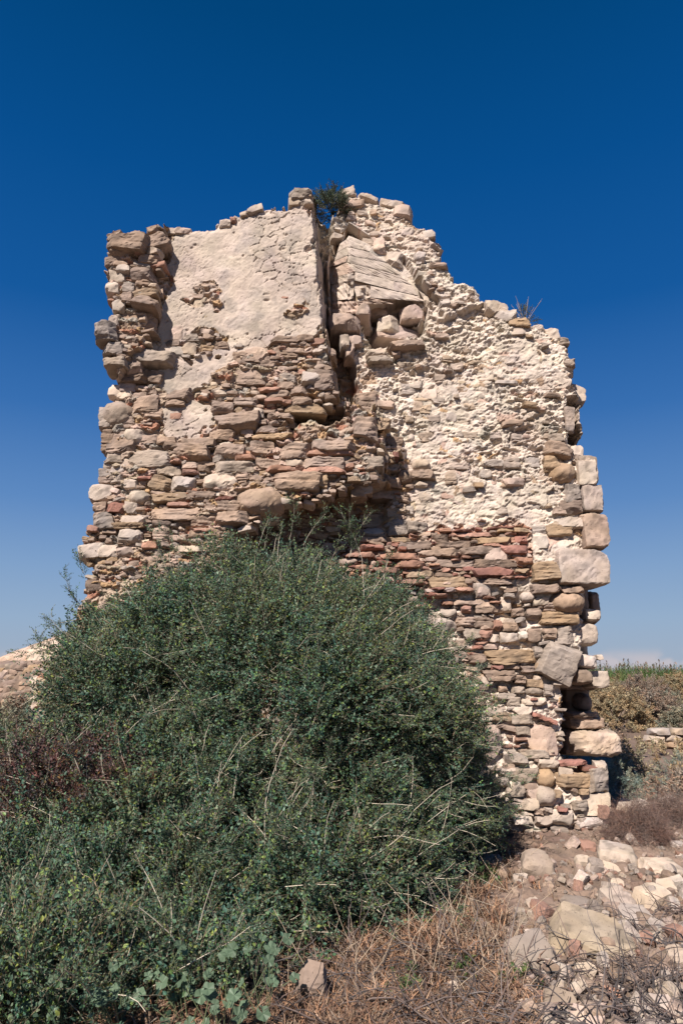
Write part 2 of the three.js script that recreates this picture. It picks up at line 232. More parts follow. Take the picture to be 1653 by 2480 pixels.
const ruin = thing('ruined_wall', 'tall crumbling ruin of stone, brick and mortar under the blue sky', 'ruin', new THREE.Vector3(0, 0, Z0));
kind(ruin, 'thing');
{ // mortar core: front relief, broken sides and a back
  const x0 = -3.55, x1 = 3.5, y0 = -0.3, y1 = 8.35, st = 0.0098, nx = Math.round((x1 - x0) / st), ny = Math.round((y1 - y0) / st);
  const id = new Int32Array((nx + 1) * (ny + 1)).fill(-1), pos = [], col = [], uv = [], inside = new Float32Array((nx + 1) * (ny + 1));
  const tones = [[0.33, 0.24, 0.17], [0.30, 0.27, 0.23], [0.38, 0.25, 0.14], [0.44, 0.32, 0.26], [0.36, 0.29, 0.21]];
  for (let j = 0; j <= ny; j++) for (let i = 0; i <= nx; i++) {
    const X = x0 + i * st, Y = y0 + j * st;
    let z = 0.2, p = plan(X, Y, Z0 + z);
    z = depth(p[0], p[1]); p = plan(X, Y, Z0 + z); z = depth(p[0], p[1]); p = plan(X, Y, Z0 + z);
    const [px, py] = p;
    const jag = fbm2(X * 9, Y * 11, 3, 320) * 16 + vn2(X * 45, Y * 55, 321) * 3;
    const s = sd(OUT, px, py) + jag + 1;
    inside[j * (nx + 1) + i] = s;
    if (s < 0) continue;
    z = depth(px, py);
    const c = clsAt(px, py, fbm2(X * 5, Y * 6, 3, 330) * 42);
    let h = 0, r, g, b, f = 1;
    if (c === 1) {
      h = 0.012 + fbm2(X * 3.2, Y * 3.2, 4, 340) * 0.022 + vn2(X * 30, Y * 34, 341) * 0.0035 + vn2(X * 62, Y * 62, 342) * 0.002;
      worley((X + 0.05 * vn2(X * 9, Y * 9, 343)) * 6.4, (Y + 0.05 * vn2(X * 9, Y * 9, 344)) * 7.2, 345);
      const cr = W.f2 - W.f1, on = sstep(-0.2, 0.4, fbm2(X * 2.1, Y * 2.1, 3, 346)) + 0.05;
      h -= 0.026 * (1 - sstep(0.0, 0.06, cr)) * clamp(on * 1.25, 0, 1); h += (W.id - 0.5) * 0.004 + (W.dx * (W.id - 0.5) + W.dy * (hash(W.id * 9999, 3) - 0.5)) * 0.006;
      worley(X * 15 + vn2(X * 12, Y * 12, 347) * 0.6, Y * 17, 348); h -= 0.010 * (1 - sstep(0, 0.08, W.f2 - W.f1)) * sstep(0.0, 0.4, vn2(X * 1.7, Y * 1.7, 349)); if (W.id > 0.965) h -= 0.02 * (1 - sstep(0.1, 0.35, W.f1));
      f = 1 + fbm2(X * 1.6, Y * 2.1, 4, 350) * 0.16 + vn2(X * 26, Y * 26, 351) * 0.05;
      const st2 = sstep(0.05, 0.4, fbm2(X * 1.3 + 4, Y * 0.8, 5, 352) + 0.12), li = sstep(0.12, 0.3, fbm2(X * 5, Y * 5, 4, 353)) * 0.7;
      r = lerp(lerp(0.47, 0.40, st2), 0.33, li); g = lerp(lerp(0.395, 0.335, st2), 0.285, li); b = lerp(lerp(0.335, 0.285, st2), 0.25, li);
    } else {
      const wide = c === 2 ? 7 : c === 3 ? 5.5 : 8.5, tall = c === 2 ? 15 : c === 3 ? 19 : 13;
      const wx = X + 0.10 * fbm2(X * 8, Y * 8, 4, 360), wy = Y + 0.07 * fbm2(X * 8, Y * 8, 4, 361), mix = sstep(-0.12, 0.16, fbm2(X * 1.7, Y * 2, 3, 376));
      const zoom = c === 0 ? lerp(0.62, 1.5, Math.round(mix * 2) / 2) : 1;
      worley(wx * wide * zoom, wy * tall * zoom, 362);
      const e1 = sstep(0, 0.11, W.f2 - W.f1), id1 = W.id, a1 = hash(id1 * 1e6, 1), a2 = hash(id1 * 1e6, 2);
      const amp = (c === 0 ? 0.04 : c === 2 ? 0.06 : c === 3 ? 0.05 : 0.03) / Math.sqrt(zoom);
      h = e1 * (amp * Math.pow(id1, 1.8)) + e1 * (W.dx * (a1 - 0.5) * 0.06 - W.dy * (a2 - 0.25) * 0.06) / zoom;
      worley(wx * wide * 2.7 + 5 + vn2(X * 40, Y * 40, 363) * 0.4, wy * tall * 2.1, 364);
      const e2 = sstep(0, 0.2, W.f2 - W.f1), id2 = W.id;
      if (c === 4) h *= 0.45;
      h += (c === 4 ? 0.012 : 0.03) * e2 * id2 * id2 * id2 + fbm2(X * 15, Y * 24, 4, 366) * 0.045 + vn2(X * 60, Y * 72, 367) * 0.008;
      h += fbm2(X * 2.2, Y * 2.6, 3, 368) * 0.07 - 0.04;
      if (c === 0) { const pit = fbm2(X * 9, Y * 20, 3, 375); if (pit > 0.2) h -= Math.min(0.05, (pit - 0.2) * 0.4); if (px > 820 && py < 720) h *= 0.7; }
      if (c === 2) h += 0.022;
      f = 1 + fbm2(X * 3, Y * 3, 3, 369) * 0.15 + (id2 - 0.5) * 0.16 + vn2(X * 33, Y * 37, 370) * 0.06;
      if (c === 2) { r = 0.40; g = 0.31; b = 0.24; if (a1 < 0.62) [r, g, b] = tones[Math.floor(a2 * 5)]; if (a1 > 0.92) { r = 0.36; g = 0.18; b = 0.12; } }
      else if (c === 3) { r = 0.44; g = 0.33; b = 0.26; if (a1 < 0.4) { r = 0.34; g = 0.18; b = 0.12; } }
      else {
        const pinkish = sstep(0.1, 0.45, fbm2(X * 1.3, Y * 1.5, 3, 371) + (py < 790 ? 0.25 : 0.0));
        r = lerp(0.56, 0.48, pinkish); g = lerp(0.485, 0.395, pinkish); b = lerp(0.41, 0.33, pinkish);
        const share = c === 4 ? 0.10 : 0.17; if (a1 < share && id1 > 0.3) [r, g, b] = tones[Math.floor(a2 * 5)].map((v) => v * 1.12);
        if (id2 > 0.93) { r *= 0.72; g *= 0.68; b *= 0.64; }
      }
    }
    if (px > 780 && px < 1070 && py > 550 && py < 800 && sd(GABLE, px, py) > -2) h = h * 0.15 - 0.01;
    if (c === 0) h *= 0.85 - 0.5 * sstep(0.1, 0.35, fbm2(X * 0.9, Y * 1.1, 2, 377) + 0.3 * sstep(1120, 1180, py)) ;
    z += h - 0.12 * Math.exp(-Math.max(0, s) / 9);
    const k = j * (nx + 1) + i; id[k] = pos.length / 3;
    pos.push(X, Y, z); uv.push(X, Y); col.push(r * f, g * f, b * f);
  }
  const idx = [], at = (i, j) => id[j * (nx + 1) + i], edge = new Map();
  const tri = (a, b, c) => { idx.push(a, b, c); for (const [u, v] of [[a, b], [b, c], [c, a]]) { const k = v * 4e6 + u; if (edge.has(k)) edge.delete(k); else edge.set(u * 4e6 + v, [u, v]); } };
  for (let j = 0; j < ny; j++) for (let i = 0; i < nx; i++) {
    const a = at(i, j), b = at(i + 1, j), c = at(i + 1, j + 1), d = at(i, j + 1), n = (a >= 0) + (b >= 0) + (c >= 0) + (d >= 0);
    if (n === 4) { tri(a, b, c); tri(a, c, d); } else if (n === 3) { const t = [a, b, c, d].filter((v) => v >= 0); tri(t[0], t[1], t[2]); }
  }
  // broken sides going back, then the back
  const RINGS = [0.10, 0.25, 0.45, 0.7, 1.0, 1.35], ringId = new Map(), nF = pos.length / 3;
  const ring = (v, k) => {
    const key = v * 8 + k; if (ringId.has(key)) return ringId.get(key);
    const X = pos[v * 3], Y = pos[v * 3 + 1], z = pos[v * 3 + 2], zb = Math.min(z - 0.04 * (k + 1), lerp(z, -1.35, RINGS[k] / 1.35)), m = 0.05 * Math.min(k + 1, 3);
    const q = pos.length / 3; ringId.set(key, q);
    pos.push(X + vn3(X * 7, Y * 9, zb * 7, 380) * m, Y + vn3(X * 7, Y * 9, zb * 7, 381) * m - 0.02 * k, zb); uv.push(X + zb, Y + zb * 0.3);
    const f = 1 + 0.25 * vn3(X * 9, Y * 12, zb * 9, 382); col.push(0.44 * f, 0.35 * f, 0.275 * f); return q;
  };
  let cx = 0, cy = 0, nb = 0; const back = [];
  for (const [u, v] of edge.values()) {
    let a = u, b = v;
    for (let k = 0; k < RINGS.length; k++) { const a2 = ring(u, k), b2 = ring(v, k); idx.push(b, a, a2, b, a2, b2); a = a2; b = b2; }
    back.push([a, b]); cx += pos[a * 3]; cy += pos[a * 3 + 1]; nb++;
  }
  const mid = pos.length / 3; pos.push(cx / nb, 3.5, -1.5); uv.push(0, 0); col.push(0.44, 0.35, 0.27);
  for (const [a, b] of back) idx.push(b, a, mid);
  const core = mesh('masonry_core', buf(pos, idx, uv, col), M.core, ruin);
  core.userData.label = 'rough lime mortar and rubble core of the wall';
}

// ---- stones set in the front: letter, centre x, centre y, width, height as read on four drawings of the front, then turn (r) and how far it stands out in cm (p)
const placed = [];
let stoneSeed = 1000;
function stoneAt(px, py, w, h, k, o = {}) {
  if (py < 830 && !(px > 680 && px < 730 && py < 475)) { const s = sd(OUT, px, py), up = sd(OUT, px, py + 10) - s; if (up > 5 && s < h * 0.45) py += h * 0.45 - s; } // bedded in the broken top
  if ((o.p ?? 9) < 6 && px > 840 && py < 1290 && !o.loose) o.flush = true;
  const K = KIND[k], zc = depth(px, py), out = (o.flush ? -3.4 : 0) / 100 + ((o.p ?? (K[4] === 'brick' ? 8.5 : 5.5)) - ((o.p ?? 9) < 6 && !o.loose ? 1.5 : 0)) / 100, z = zc + out;
  const c = onPlane(px, py, Z0 + z), e = onPlane(px + w / 2, py, Z0 + z), t = onPlane(px, py - h / 2, Z0 + z);
  const sw = (e.x - c.x) * 2 * 1.1, sh = (t.y - c.y) * 2 * (K[4] === 'brick' ? 0.92 : 1.1), d = clamp(Math.min(sw, sh * 2.2) * 1.2, 0.16, 0.42) + out * 0.8;
  const seed = stoneSeed++, col = o.flush ? ALB[K[0]].map((v, q) => lerp(v, ALB.w[q], 0.4)) : ALB[K[0]];
  const g = stoneGeo(sw, sh, d, { seed, round: K[1], col, layer: K[3], seg: o.seg ?? 0.024, rough: o.rough ?? 1, tint: 0.08 });
  const m = new THREE.Mesh(g, M[K[2]]);
  m.position.set(c.x, c.y, z - d / 2 + 0.015); m.rotation.set((hash(seed, 1) - 0.5) * 0.26 - 0.05, (hash(seed, 2) - 0.5) * 0.34, -(o.r ?? 0) * Math.PI / 180 + (hash(seed, 3) - 0.5) * 0.06);
  placed.push([px, py, w / 2, h / 2]);
  if (o.loose) return m;
  m.name = partName(ruin, K[4]); ruin.add(m); return m;
}
function sheet(ox, oy, sc, text) {
  for (const e of text.split(';')) {
    const t = e.trim(); if (!t) continue;
    const f = t.split(/\s+/), k = f[0][0], n = [f[0].slice(1), ...f.slice(1)], o = {};
    const v = n.filter((q) => /^-?[\d.]+$/.test(q)).map(Number);
    for (const q of n) { if (q[0] === 'r') o.r = +q.slice(1); if (q[0] === 'p') o.p = +q.slice(1); }
    stoneAt(ox + v[0] / sc, oy + v[1] / sc, v[2] / sc, v[3] / sc, k, o);
  }
}
// head of the left part
sheet(150, 420, 2.24, `s345 335 232 78 r8 p12; s315 405 140 56 p7.2; s282 462 92 48 r-18 p7.2; s505 362 110 60 r-30 p4; s468 455 112 42 r4; g436 495 92 40; s436 550 112 52 p8.8; d430 592 96 40; o445 650 112 42 r-8; s505 640 66 62;
 s440 690 124 44 r6 p10.4; d400 780 170 150 p2; g225 842 104 80 p12; g268 945 104 50 r8 p7.2; g285 1022 120 54 p7.2; s345 668 62 44; d380 1088 160 70; s490 292 60 34; c602 296 92 36 p5; s300 300 60 24; s400 300 56 26; p651.2 292 100 30 p3; c880 247 62 34 p5; b927 229 30 32 p5; c1050 168 74 40 r-25 p5;
 g1290 116 126 50 p7.2; o1322 66 74 44 p5.6; c1258 150 66 40 p5.6; c1322 152 72 30 p5.6; c820 645 92 42 p1; c750 706 104 56 p1; c852 690 60 42 p1; s805 616 120 18 r6 p2; b1215 675 42 18 p3; b1275 730 52 42 p3; o1255 776 100 30 p3;
 g700 890 82 36 p3; p619.2 872 62 72 p3; o790 946 82 30 p3; s870 930 62 40 p3; c692 950 72 62 p4; c620 972 92 62 p4; s600 926 72 24 p4; s1200 906 132 26; s1312 890 112 30 p5.6; b1200 945 52 20; s1252 960 122 26; b1132 971 42 18; p1063.2 985 144 76 p6.4; g960 940 62 26 p3; s1042 1006 172 42 p5; s1202 1010 182 52 p4;
 c990 216 40 20 p4; g350 620 60 50; c300 560 90 60; c270 620 60 60; c330 520 60 46; c300 720 60 50; c280 800 60 60`);
// coursed stone below it
sheet(150, 850, 2.24, `G290 330 176 150 p12; g228 368 64 110; c320 215 118 78 p5; s435 290 146 84 p8.8; s482 338 112 64 p6.4; C388 452 116 96 p10.4; s318 505 160 116 p7.2; g282 586 92 52; g455 35 236 72 r-4 p9.6; p392.8 80 82 62 p5.6; s502 135 92 62; p349.6 190 84 66 p5.6; s640 240 132 62; s612 285 112 30; s422 240 102 36; s870 300 116 62 p7.2; s1002 276 132 46; s950 381 232 88 p10.4; s860 450 122 42; b1120 205 112 24; s1160 231 112 36; b1152 270 122 26; b1212 275 52 20; s1282 215 102 30;
 s1300 266 122 40; o1300 308 206 62 p12; d1430 150 104 100 p7.2; c1340 152 92 52 p8.8; s1220 190 92 36; g1232 150 82 50; s1102 65 122 70; s1012 30 162 60; s1020 135 162 82 p5; s882 140 104 52 p5; s1192 20 152 60; s745 494 202 40; o1130 465 202 34 p8; g490 572 214 84 p8; s712 556 184 72 p8; s905 536 152 56 p8; s1092 531 142 62 p7.2; s1262 541 164 82 p7.2; s1470 516 226 54 p12; b610 597 62 18; b992 575 112 26; b1385 552 102 28 p8.8; b1512 552 132 24 p8.8; g560 640 152 42; s690 625 102 30; g925 630 236 68 p9.6;
 s1116 606 132 42; c1252 610 112 32; s1415 606 216 54 p10.4; b1190 643 152 24; b1290 636 52 24; b1422 650 246 30 p9.6; o530 716 112 82; c650 716 134 74 p8; c846 716 186 94 p8; s972 690 82 30; s1052 690 92 30; s1290 706 236 88 p11.2; o1410 700 52 92 p8; R1068 800 236 156 p15.2; s742 776 174 36; o572 802 182 52; s862 842 192 54; b632 834 122 20; s622 880 276 62 p8; s922 910 176 74 p10.4; s762 932 144 52; s772 990 172 42; g232 664 64 42; s242 701 94 42 p6.4; c202 762 116 84; c370 722 72 52; c302 690 70 60; r285 852 84 56 p8; C402 790 124 80 p9.6; c378 846 66 52; s202 852 66 72; g212 925 94 80 r-20 p7.2; c392 912 116 62 p8; o362 946 176 26 p8.8; b162 966 74 32; c352 1006 136 72 p8.8; c142 1086 126 74 r-15 p8.8; s532 990 84 82; s622 1020 102 42; s1232 906 94 30 p4; o955 322 34 30; c1066 326 52 36; b616 354 62 36 p3; g705 400 80 40 p2; s1080 388 60 40; s1180 350 130 36; d1110 430 120 30; s1230 400 90 30; s480 470 90 44; s560 490 120 36; d600 516 120 28; r450 690 90 26; b690 655 90 22; d760 640 60 40; s1000 660 70 24; s920 775 60 26; r880 805 90 18; s520 760 90 40; d540 935 110 36; b760 965 130 18; c690 1075 150 30; b480 1060 90 40; c250 1080 90 60; p335.2 1090 100 50; c300 640 80 40; g420 630 80 44; s330 380 90 60; s240 480 60 120; c270 560 70 60`);
// broken middle and the rubble front
sheet(800, 850, 2.24, `s190 270 116 92 p7.2; s180 416 118 112 p12; o275 386 94 56 p6.4; s22 356 84 36; s232 490 114 42; s342 490 94 52; d270 576 94 52; r352 566 34 34; g232 610 116 62; g335 640 64 34; R402 676 84 72 p10.4; s346 706 74 54 p8.8; d290 690 60 44; C490 610 94 64 p8.8; s500 666 124 48 p8.8; s650 690 64 74 p5; s290 770 146 74 p16.8; s186 745 74 52 p5.6; d240 852 134 64 p4; g240 916 146 74 p7.2; g355 890 66 62 p4; C235 985 136 62 p13.6; g370 960 104 82 p7.2; g470 955 94 58 p6.4; d150 762 84 64; s685 90 62 36 p4; o785 66 72 32 p4; o845 50 42 42 p3; o630 38 52 26 p4; p544.8 240 92 52 p3; g820 240 62 46 p3; o515 315 62 38 p4; o505 260 112 42 p4; o745 295 82 32 p4; g575 260 62 52 p4; s560 370 84 32 p4; o430 366 44 32 p4; c650 356 62 46 p3; G1105 405 52 52 p2; o760 460 114 36 p4; s526 470 84 42 p4; G440 470 44 42 p4; g880 610 114 36 p5; s976 604 74 62 p5.6; g1090 606 74 54 p4; s1060 690 84 30 p4; b885 718 32 20 p3; b640 790 74 30 p3; g1216 780 84 36 p4; g1110 840 94 46 p2; g840 670 62 42 p3; g812 750 42 30 p4; o390 60 42 52 p4; s262 70 54 36 p4; g270 40 134 22 p4; c1325 240 104 96 p8.8; s1242 530 146 62 r12 p8.8; o1206 610 84 62 p8; O1270 650 160 116 p12; p996 712 104 32 p6.4; o1180 456 54 54 p4.8; g1236 466 74 42 p6.4; c1210 172 190 62 p4; c1398 652 92 134 p7.2; g1320 762 94 84 p6.4; d1310 846 104 62 p6.4; c1310 930 164 52 p7.2; o1256 980 124 62 p8; g1130 980 94 62 p5.6; c1140 1040 94 60 p5.6; s1240 870 62 40; g470 185 70 40 p3; g410 210 90 50 p3; s600 150 60 36 p3; o700 190 50 30 p3; c850 150 90 40 p3; g960 170 120 22 p5; s900 460 60 50 p3; g690 450 60 40 p3; s830 370 44 30 p3; p639.2 190 60 30 p2; p943.2 90 140 60 p2; p471.2 300 60 50 p3; g510 800 70 50 p4; g930 870 60 34 p3; s600 880 50 30 p3; p695.2 820 90 30 p2; g420 870 70 50 p5; s1005 470 50 40 p3; p771.2 455 40 30 p3; b1062 462 36 24 p3; r940 515 40 16 p3; c680 555 70 50 p3; s690 625 130 36 p4; g1010 690 60 26 p3; s1160 690 80 70 p4; d1300 60 60 40 p5; s1290 360 50 120 p4`);
sheet(800, 1250, 2.24, `r715 75 94 15; r930 68 150 14; o985 80 184 18 p6.4; b765 98 208 26 p6.4; d600 115 94 36; o370 126 134 26; d230 130 184 22; o888 130 204 26 p6.4; d670 152 208 46 p6.4; d460 156 196 42; r230 170 124 30; r390 178 44 22; r1040 125 72 52 p6.4; b880 152 94 18; r990 185 156 52 p7.2; s800 190 216 42 p6.4; s580 206 216 36 p6.4; b382 212 194 36; b170 212 144 30; b740 222 54 14; b680 232 52 12; b430 266 156 36; b312 290 134 30; s680 256 226 36 p6.4; d895 250 216 42 p6.4; b1050 245 84 30; o490 316 134 30; d610 320 94 26; r890 305 216 52 p8; s900 356 206 30; o640 356 216 56 p9.6; b450 360 124 30; o1045 295 74 30; p623.2 370 74 20; b730 398 94 20; b600 430 74 18; r545 425 52 24; p655.2 400 84 20;
 s760 465 174 26; b890 465 64 16; s855 500 134 46; c950 480 64 82 p4; b740 508 54 36; c640 520 84 42; G620 590 154 92 p7.2; s735 580 94 52; s830 580 114 46; b905 585 38 60 r15; s975 605 104 42; b850 635 64 46; g780 640 104 52; c975 660 94 52; p847.2 605 64 26; c1045 650 44 52; s1105 650 84 62; r800 712 62 20; r765 745 42 16; p751.2 714 104 18; p855.2 705 94 26; o995 755 286 68 p8.8; d790 775 94 48 p6.4; s705 750 64 42; r905 820 54 20; s980 822 94 26; s920 865 160 52 p8; s1030 885 64 46; s1080 835 84 32; o1150 830 84 52 r15; o1110 910 84 42; g1025 950 74 32; G1110 956 104 46; g1180 955 44 62; s940 940 44 36; g940 985 104 36;
 p903.2 210 112 82 r8 p7.2; o1165 295 136 92 p8.8; p831.2 418 80 48; C1075 440 74 52; p831.2 475 68 56; g970 433 54 26; s1170 393 144 46 p8.8; R1305 465 186 116 p16.8; o1255 555 212 74 p10.4; s1190 485 64 46; c1140 460 84 42; g1270 660 94 92 p5.6; s1190 640 74 62; g1240 790 196 200 r28 p10.4; r1165 1095 140 26 r20 p7.2; p807.2 1005 60 40; c1070 1010 60 30; s1320 395 110 30; b860 440 60 14; b640 470 60 20; p551.2 400 90 16; r580 395 70 14; b960 330 70 16; d840 280 120 22; b560 262 60 16; r290 255 90 20; d150 150 90 26; p95.2 250 110 30; b980 95 60 12; s1020 520 60 40; c880 660 80 40; s700 690 80 36; b820 690 60 14; c960 570 70 30; s1100 530 70 50; g1130 740 50 60; c860 900 60 40; s830 930 60 30; r1110 1000 40 16; g1000 1040 70 34`);
sheet(1000, 1600, 2.401, `p760 460 158 152 p5.6; p415.2 470 164 172 p7.2; g645 356 114 56; g640 406 84 42; b632 464 70 26; g715 555 156 52; g595 585 114 62; c790 606 114 46; g650 670 156 68; O785 690 98 102 p7.2; r930 600 146 36 p8.8; r1030 632 84 26 p8.8; c1096 615 64 42; o940 695 166 82 p8.8; g1070 708 136 124 p7.2; p723.2 785 94 64; o845 775 44 32; C775 800 136 112 p7.2; o995 766 54 26; c1060 845 174 134 p4; b1120 880 62 74; g970 846 64 52; c860 916 124 82 p4; c1050 970 170 76 p5.6; c480 300 90 40; o520 330 120 40; g590 230 90 50; c640 280 110 60; c730 240 90 44; p559.2 620 60 30; c560 650 90 40; g520 720 90 50; c600 770 90 60; c680 850 120 60; p431.2 400 60 40; c890 650 70 50; c1000 930 60 30; c760 940 90 50; c640 930 100 50; r880 870 50 20`);
// big squared blocks of the right-hand corner, and the pieces behind it
function cornerBlock(px, py, w, h, z, o = {}) {
  const c = onPlane(px, py, Z0 + z), e = onPlane(px + w / 2, py, Z0 + z), t = onPlane(px, py - h / 2, Z0 + z), sw = (e.x - c.x) * 2, sh = (t.y - c.y) * 2, d = o.d ?? 0.6;
  const g = stoneGeo(sw, sh, d, { seed: stoneSeed++, round: o.round ?? 0, col: ALB[o.k ?? 'w'], seg: 0.022, cap: 24, rough: o.rough ?? 1, tint: 0.14, jit: o.jit ?? (o.name ? 0.6 : 0.22), cuts: o.name ? 5 : 4, layer: o.layer ?? 0 });
  const m = mesh(o.name ?? 'quoin_block', g, o.layer ? M.layer : M.grain, ruin); m.position.set(c.x, c.y, z - d / 2); m.rotation.set(-0.03, o.ry ?? 0.05, -(o.r ?? 0) * Math.PI / 180); placed.push([px, py, w / 2, h / 2]);
}
cornerBlock(1436, 1205, 56, 64, 0.06, { k: 'q' }); cornerBlock(1441, 1283, 62, 86, 0.10, { k: 'p', r: -2 }); cornerBlock(1412, 1373, 124, 86, 0.17, { k: 'q', r: 1 }); cornerBlock(1424, 1138, 46, 68, 0.02, { k: 'q' });
cornerBlock(1436, 1489, 42, 32, -0.1, { k: 'c', round: 0.5 }); cornerBlock(1420, 1537, 60, 54, -0.06, { k: 'c', round: 0.5, rough: 0.8 }); cornerBlock(1421, 1603, 54, 34, -0.02, { k: 'c', round: 0.5, r: 6 }); cornerBlock(1414, 1640, 42, 36, 0.06, { k: 's', round: 1, name: 'stone' });
cornerBlock(1450, 1647, 44, 40, -0.15, { k: 'c', round: 0.4, rough: 0.8, d: 0.5 }); cornerBlock(1441, 1470, 24, 80, -0.5, { k: 's', round: 0.5, d: 0.5 });
cornerBlock(1420, 1702, 40, 44, -0.5, { k: 'd', round: 1.2, name: 'stone', d: 0.4 }); cornerBlock(1420, 1734, 74, 14, -0.34, { k: 's', layer: 1, name: 'stone' }); cornerBlock(1427, 1754, 80, 32, -0.36, { k: 's', layer: 1, round: 0.5, name: 'stone' });
cornerBlock(1453, 1806, 112, 64, -0.16, { k: 'q', round: 0.5, rough: 1.5, name: 'stone', d: 0.75, r: 4, jit: 0.8 }); cornerBlock(1395, 1800, 60, 60, -0.5, { k: 'd', round: 0.5, rough: 1, name: 'stone' }); cornerBlock(1400, 1690, 70, 120, -0.75, { k: 'd', round: 0.5, rough: 1, name: 'stone' }); cornerBlock(1390, 1760, 60, 60, -0.7, { k: 'd', round: 0.5, name: 'stone' });
cornerBlock(1395, 1440, 60, 90, -0.45, { k: 's', round: 0.5, name: 'stone' }); cornerBlock(1390, 1560, 70, 120, -0.45, { k: 'c', round: 0.5, rough: 1, name: 'stone' }); cornerBlock(1400, 1662, 90, 22, -0.4, { k: 'd', layer: 1, name: 'stone' }); cornerBlock(1452, 1592, 16, 12, -0.1, { k: 'c', name: 'stone', d: 0.2 });
cornerBlock(1385, 1020, 30, 90, -0.35, { k: 'd', round: 0.5, name: 'stone' }); cornerBlock(1398, 1095, 40, 40, -0.05, { k: 'c', round: 0.5, name: 'stone' });

// dressed courses of the gable: a corner with a face to either side
{
  const O = (x, y) => [770 + x / 4.9, 560 + y / 4.9], zOf = (x) => (x > 350 ? 0.12 - (x - 350) / 1020 * 0.28 : 0.12 - (350 - x) / 240 * 0.42) - 0.02;
  const block = (a, b, c, d, k, rough) => { // corners clockwise from upper left
    const n = 14, m = 6, pos = [], uv = [], col = [], idx = [], s = stoneSeed++, R = rng(s), k0 = 0.92 + R() * 0.16, base = ALB[k], mid = new THREE.Vector3();
    const G = 1.05, gx = (a[0] + b[0] + c[0] + d[0]) / 4, gy = (a[1] + b[1] + c[1] + d[1]) / 4; [a, b, c, d] = [a, b, c, d].map(([x, y]) => [gx + (x - gx) * (1 + 9 / Math.max(60, Math.abs(b[0] - a[0]))), gy + (y - gy) * G]);
    const f = (u, v) => [lerp(lerp(a[0], b[0], u), lerp(d[0], c[0], u), v), lerp(lerp(a[1], b[1], u), lerp(d[1], c[1], u), v)];
    const put = (P, q) => { pos.push(P.x, P.y, P.z - Z0); uv.push(P.x + s * 0.37, P.y + P.z + s * 0.71); const t = k0 * (1 + 0.2 * fbm3(P.x * 6, P.y * 9, P.z * 6, 3, s)); col.push(base[0] * t, base[1] * t, base[2] * t); return pos.length / 3 - 1; };
    const grid = (dz) => { const g = []; for (let j = 0; j <= m; j++) for (let i = 0; i <= n; i++) { const [x, y] = f(i / n, j / m), q = O(x, y), e = Math.min(i / n, 1 - i / n, j / m * 0.5, (1 - j / m) * 0.5); const r = dz ? 0 : fbm3(x / 40, y / 40, s, 3, 5) * 0.03 * rough - 0.004 * Math.exp(-e * 60); g.push(put(onPlane(q[0], q[1], Z0 + zOf(x) + r - dz))); } return g; };
    const F = grid(0), B = grid(0.42), at = (g, i, j) => g[j * (n + 1) + i];
    for (let j = 0; j < m; j++) for (let i = 0; i < n; i++) { const q = [at(F, i, j), at(F, i + 1, j), at(F, i + 1, j + 1), at(F, i, j + 1)]; idx.push(q[0], q[3], q[2], q[0], q[2], q[1]); }
    const rim = []; for (let i = 0; i < n; i++) rim.push([i, 0]); for (let j = 0; j < m; j++) rim.push([n, j]); for (let i = n; i > 0; i--) rim.push([i, m]); for (let j = m; j > 0; j--) rim.push([0, j]);
    rim.forEach((p, q) => { const r = rim[(q + 1) % rim.length], A = at(F, ...p), Bq = at(F, ...r), C = at(B, ...r), E = at(B, ...p); idx.push(A, Bq, C, A, C, E); });
    mesh('course_block', buf(pos, idx, uv, col).toNonIndexed(), M.fine, ruin).geometry.computeVertexNormals();
  };
  const list = [ // right face, then left face
    [[342, 92], [530, 172], [600, 236], [345, 178], 'w', 0.5], [[346, 188], [600, 246], [800, 362], [350, 280], 'w', 0.5], [[352, 290], [800, 372], [960, 512], [330, 362], 'w', 0.6], [[336, 374], [962, 522], [1106, 630], [430, 474], 'w', 0.6], [[440, 488], [884, 582], [898, 694], [442, 582], 'w', 0.5], [[894, 586], [1110, 642], [1180, 758], [906, 700], 'w', 0.5], [[626, 652], [1186, 772], [1260, 830], [622, 786], 'w', 0.8], [[1192, 700], [1262, 750], [1370, 888], [1268, 832], 'w', 0.8],
    [[262, 150], [340, 92], [343, 178], [232, 246], 'w', 0.6], [[230, 254], [343, 188], [348, 280], [200, 350], 'w', 0.6], [[198, 358], [348, 290], [326, 362], [142, 424], 'p', 0.7], [[205, 440], [330, 374], [425, 476], [196, 548], 'p', 1], [[192, 556], [424, 488], [430, 588], [150, 628], 'c', 1.2],
    [[424, 660], [612, 640], [614, 780], [476, 830], 'c', 2.2], [[160, 650], [318, 600], [345, 800], [180, 822], 'c', 2.4], [[326, 610], [420, 600], [416, 790], [350, 812], 'c', 2.4], [[190, 836], [462, 832], [486, 962], [108, 1022], 'p', 2.6], [[470, 836], [640, 792], [880, 860], [490, 866], 'p', 2]];
  for (const e of list) block(...e);
  sheet(770, 560, 4.9, `p320 1060 330 170 p20; p1130 940 290 170 p30; c850 1090 260 160 p30; p900 1210 520 180 p24; s1050 1345 460 60 r-9 p12; o590 130 120 110 p5; p730 165 150 170 p7; c900 330 210 120 r14 p7; c1330 820 120 90 p10; p360 1430 100 130 p20; c700 1440 220 90 p8; g730 1510 280 60 r-4 p10; p540 950 160 160 p28; p700 930 240 140 p22; g570 1110 150 70 p24; c310 1290 100 160 p18; s930 1450 100 60 p8; p440 1300 150 120 p8; s1280 1480 140 60 p4; o1530 1510 120 60 p4; c1200 300 120 90 p6; c1190 450 110 50 p5; c1240 510 140 40 p5; g1500 850 110 90 p5`);
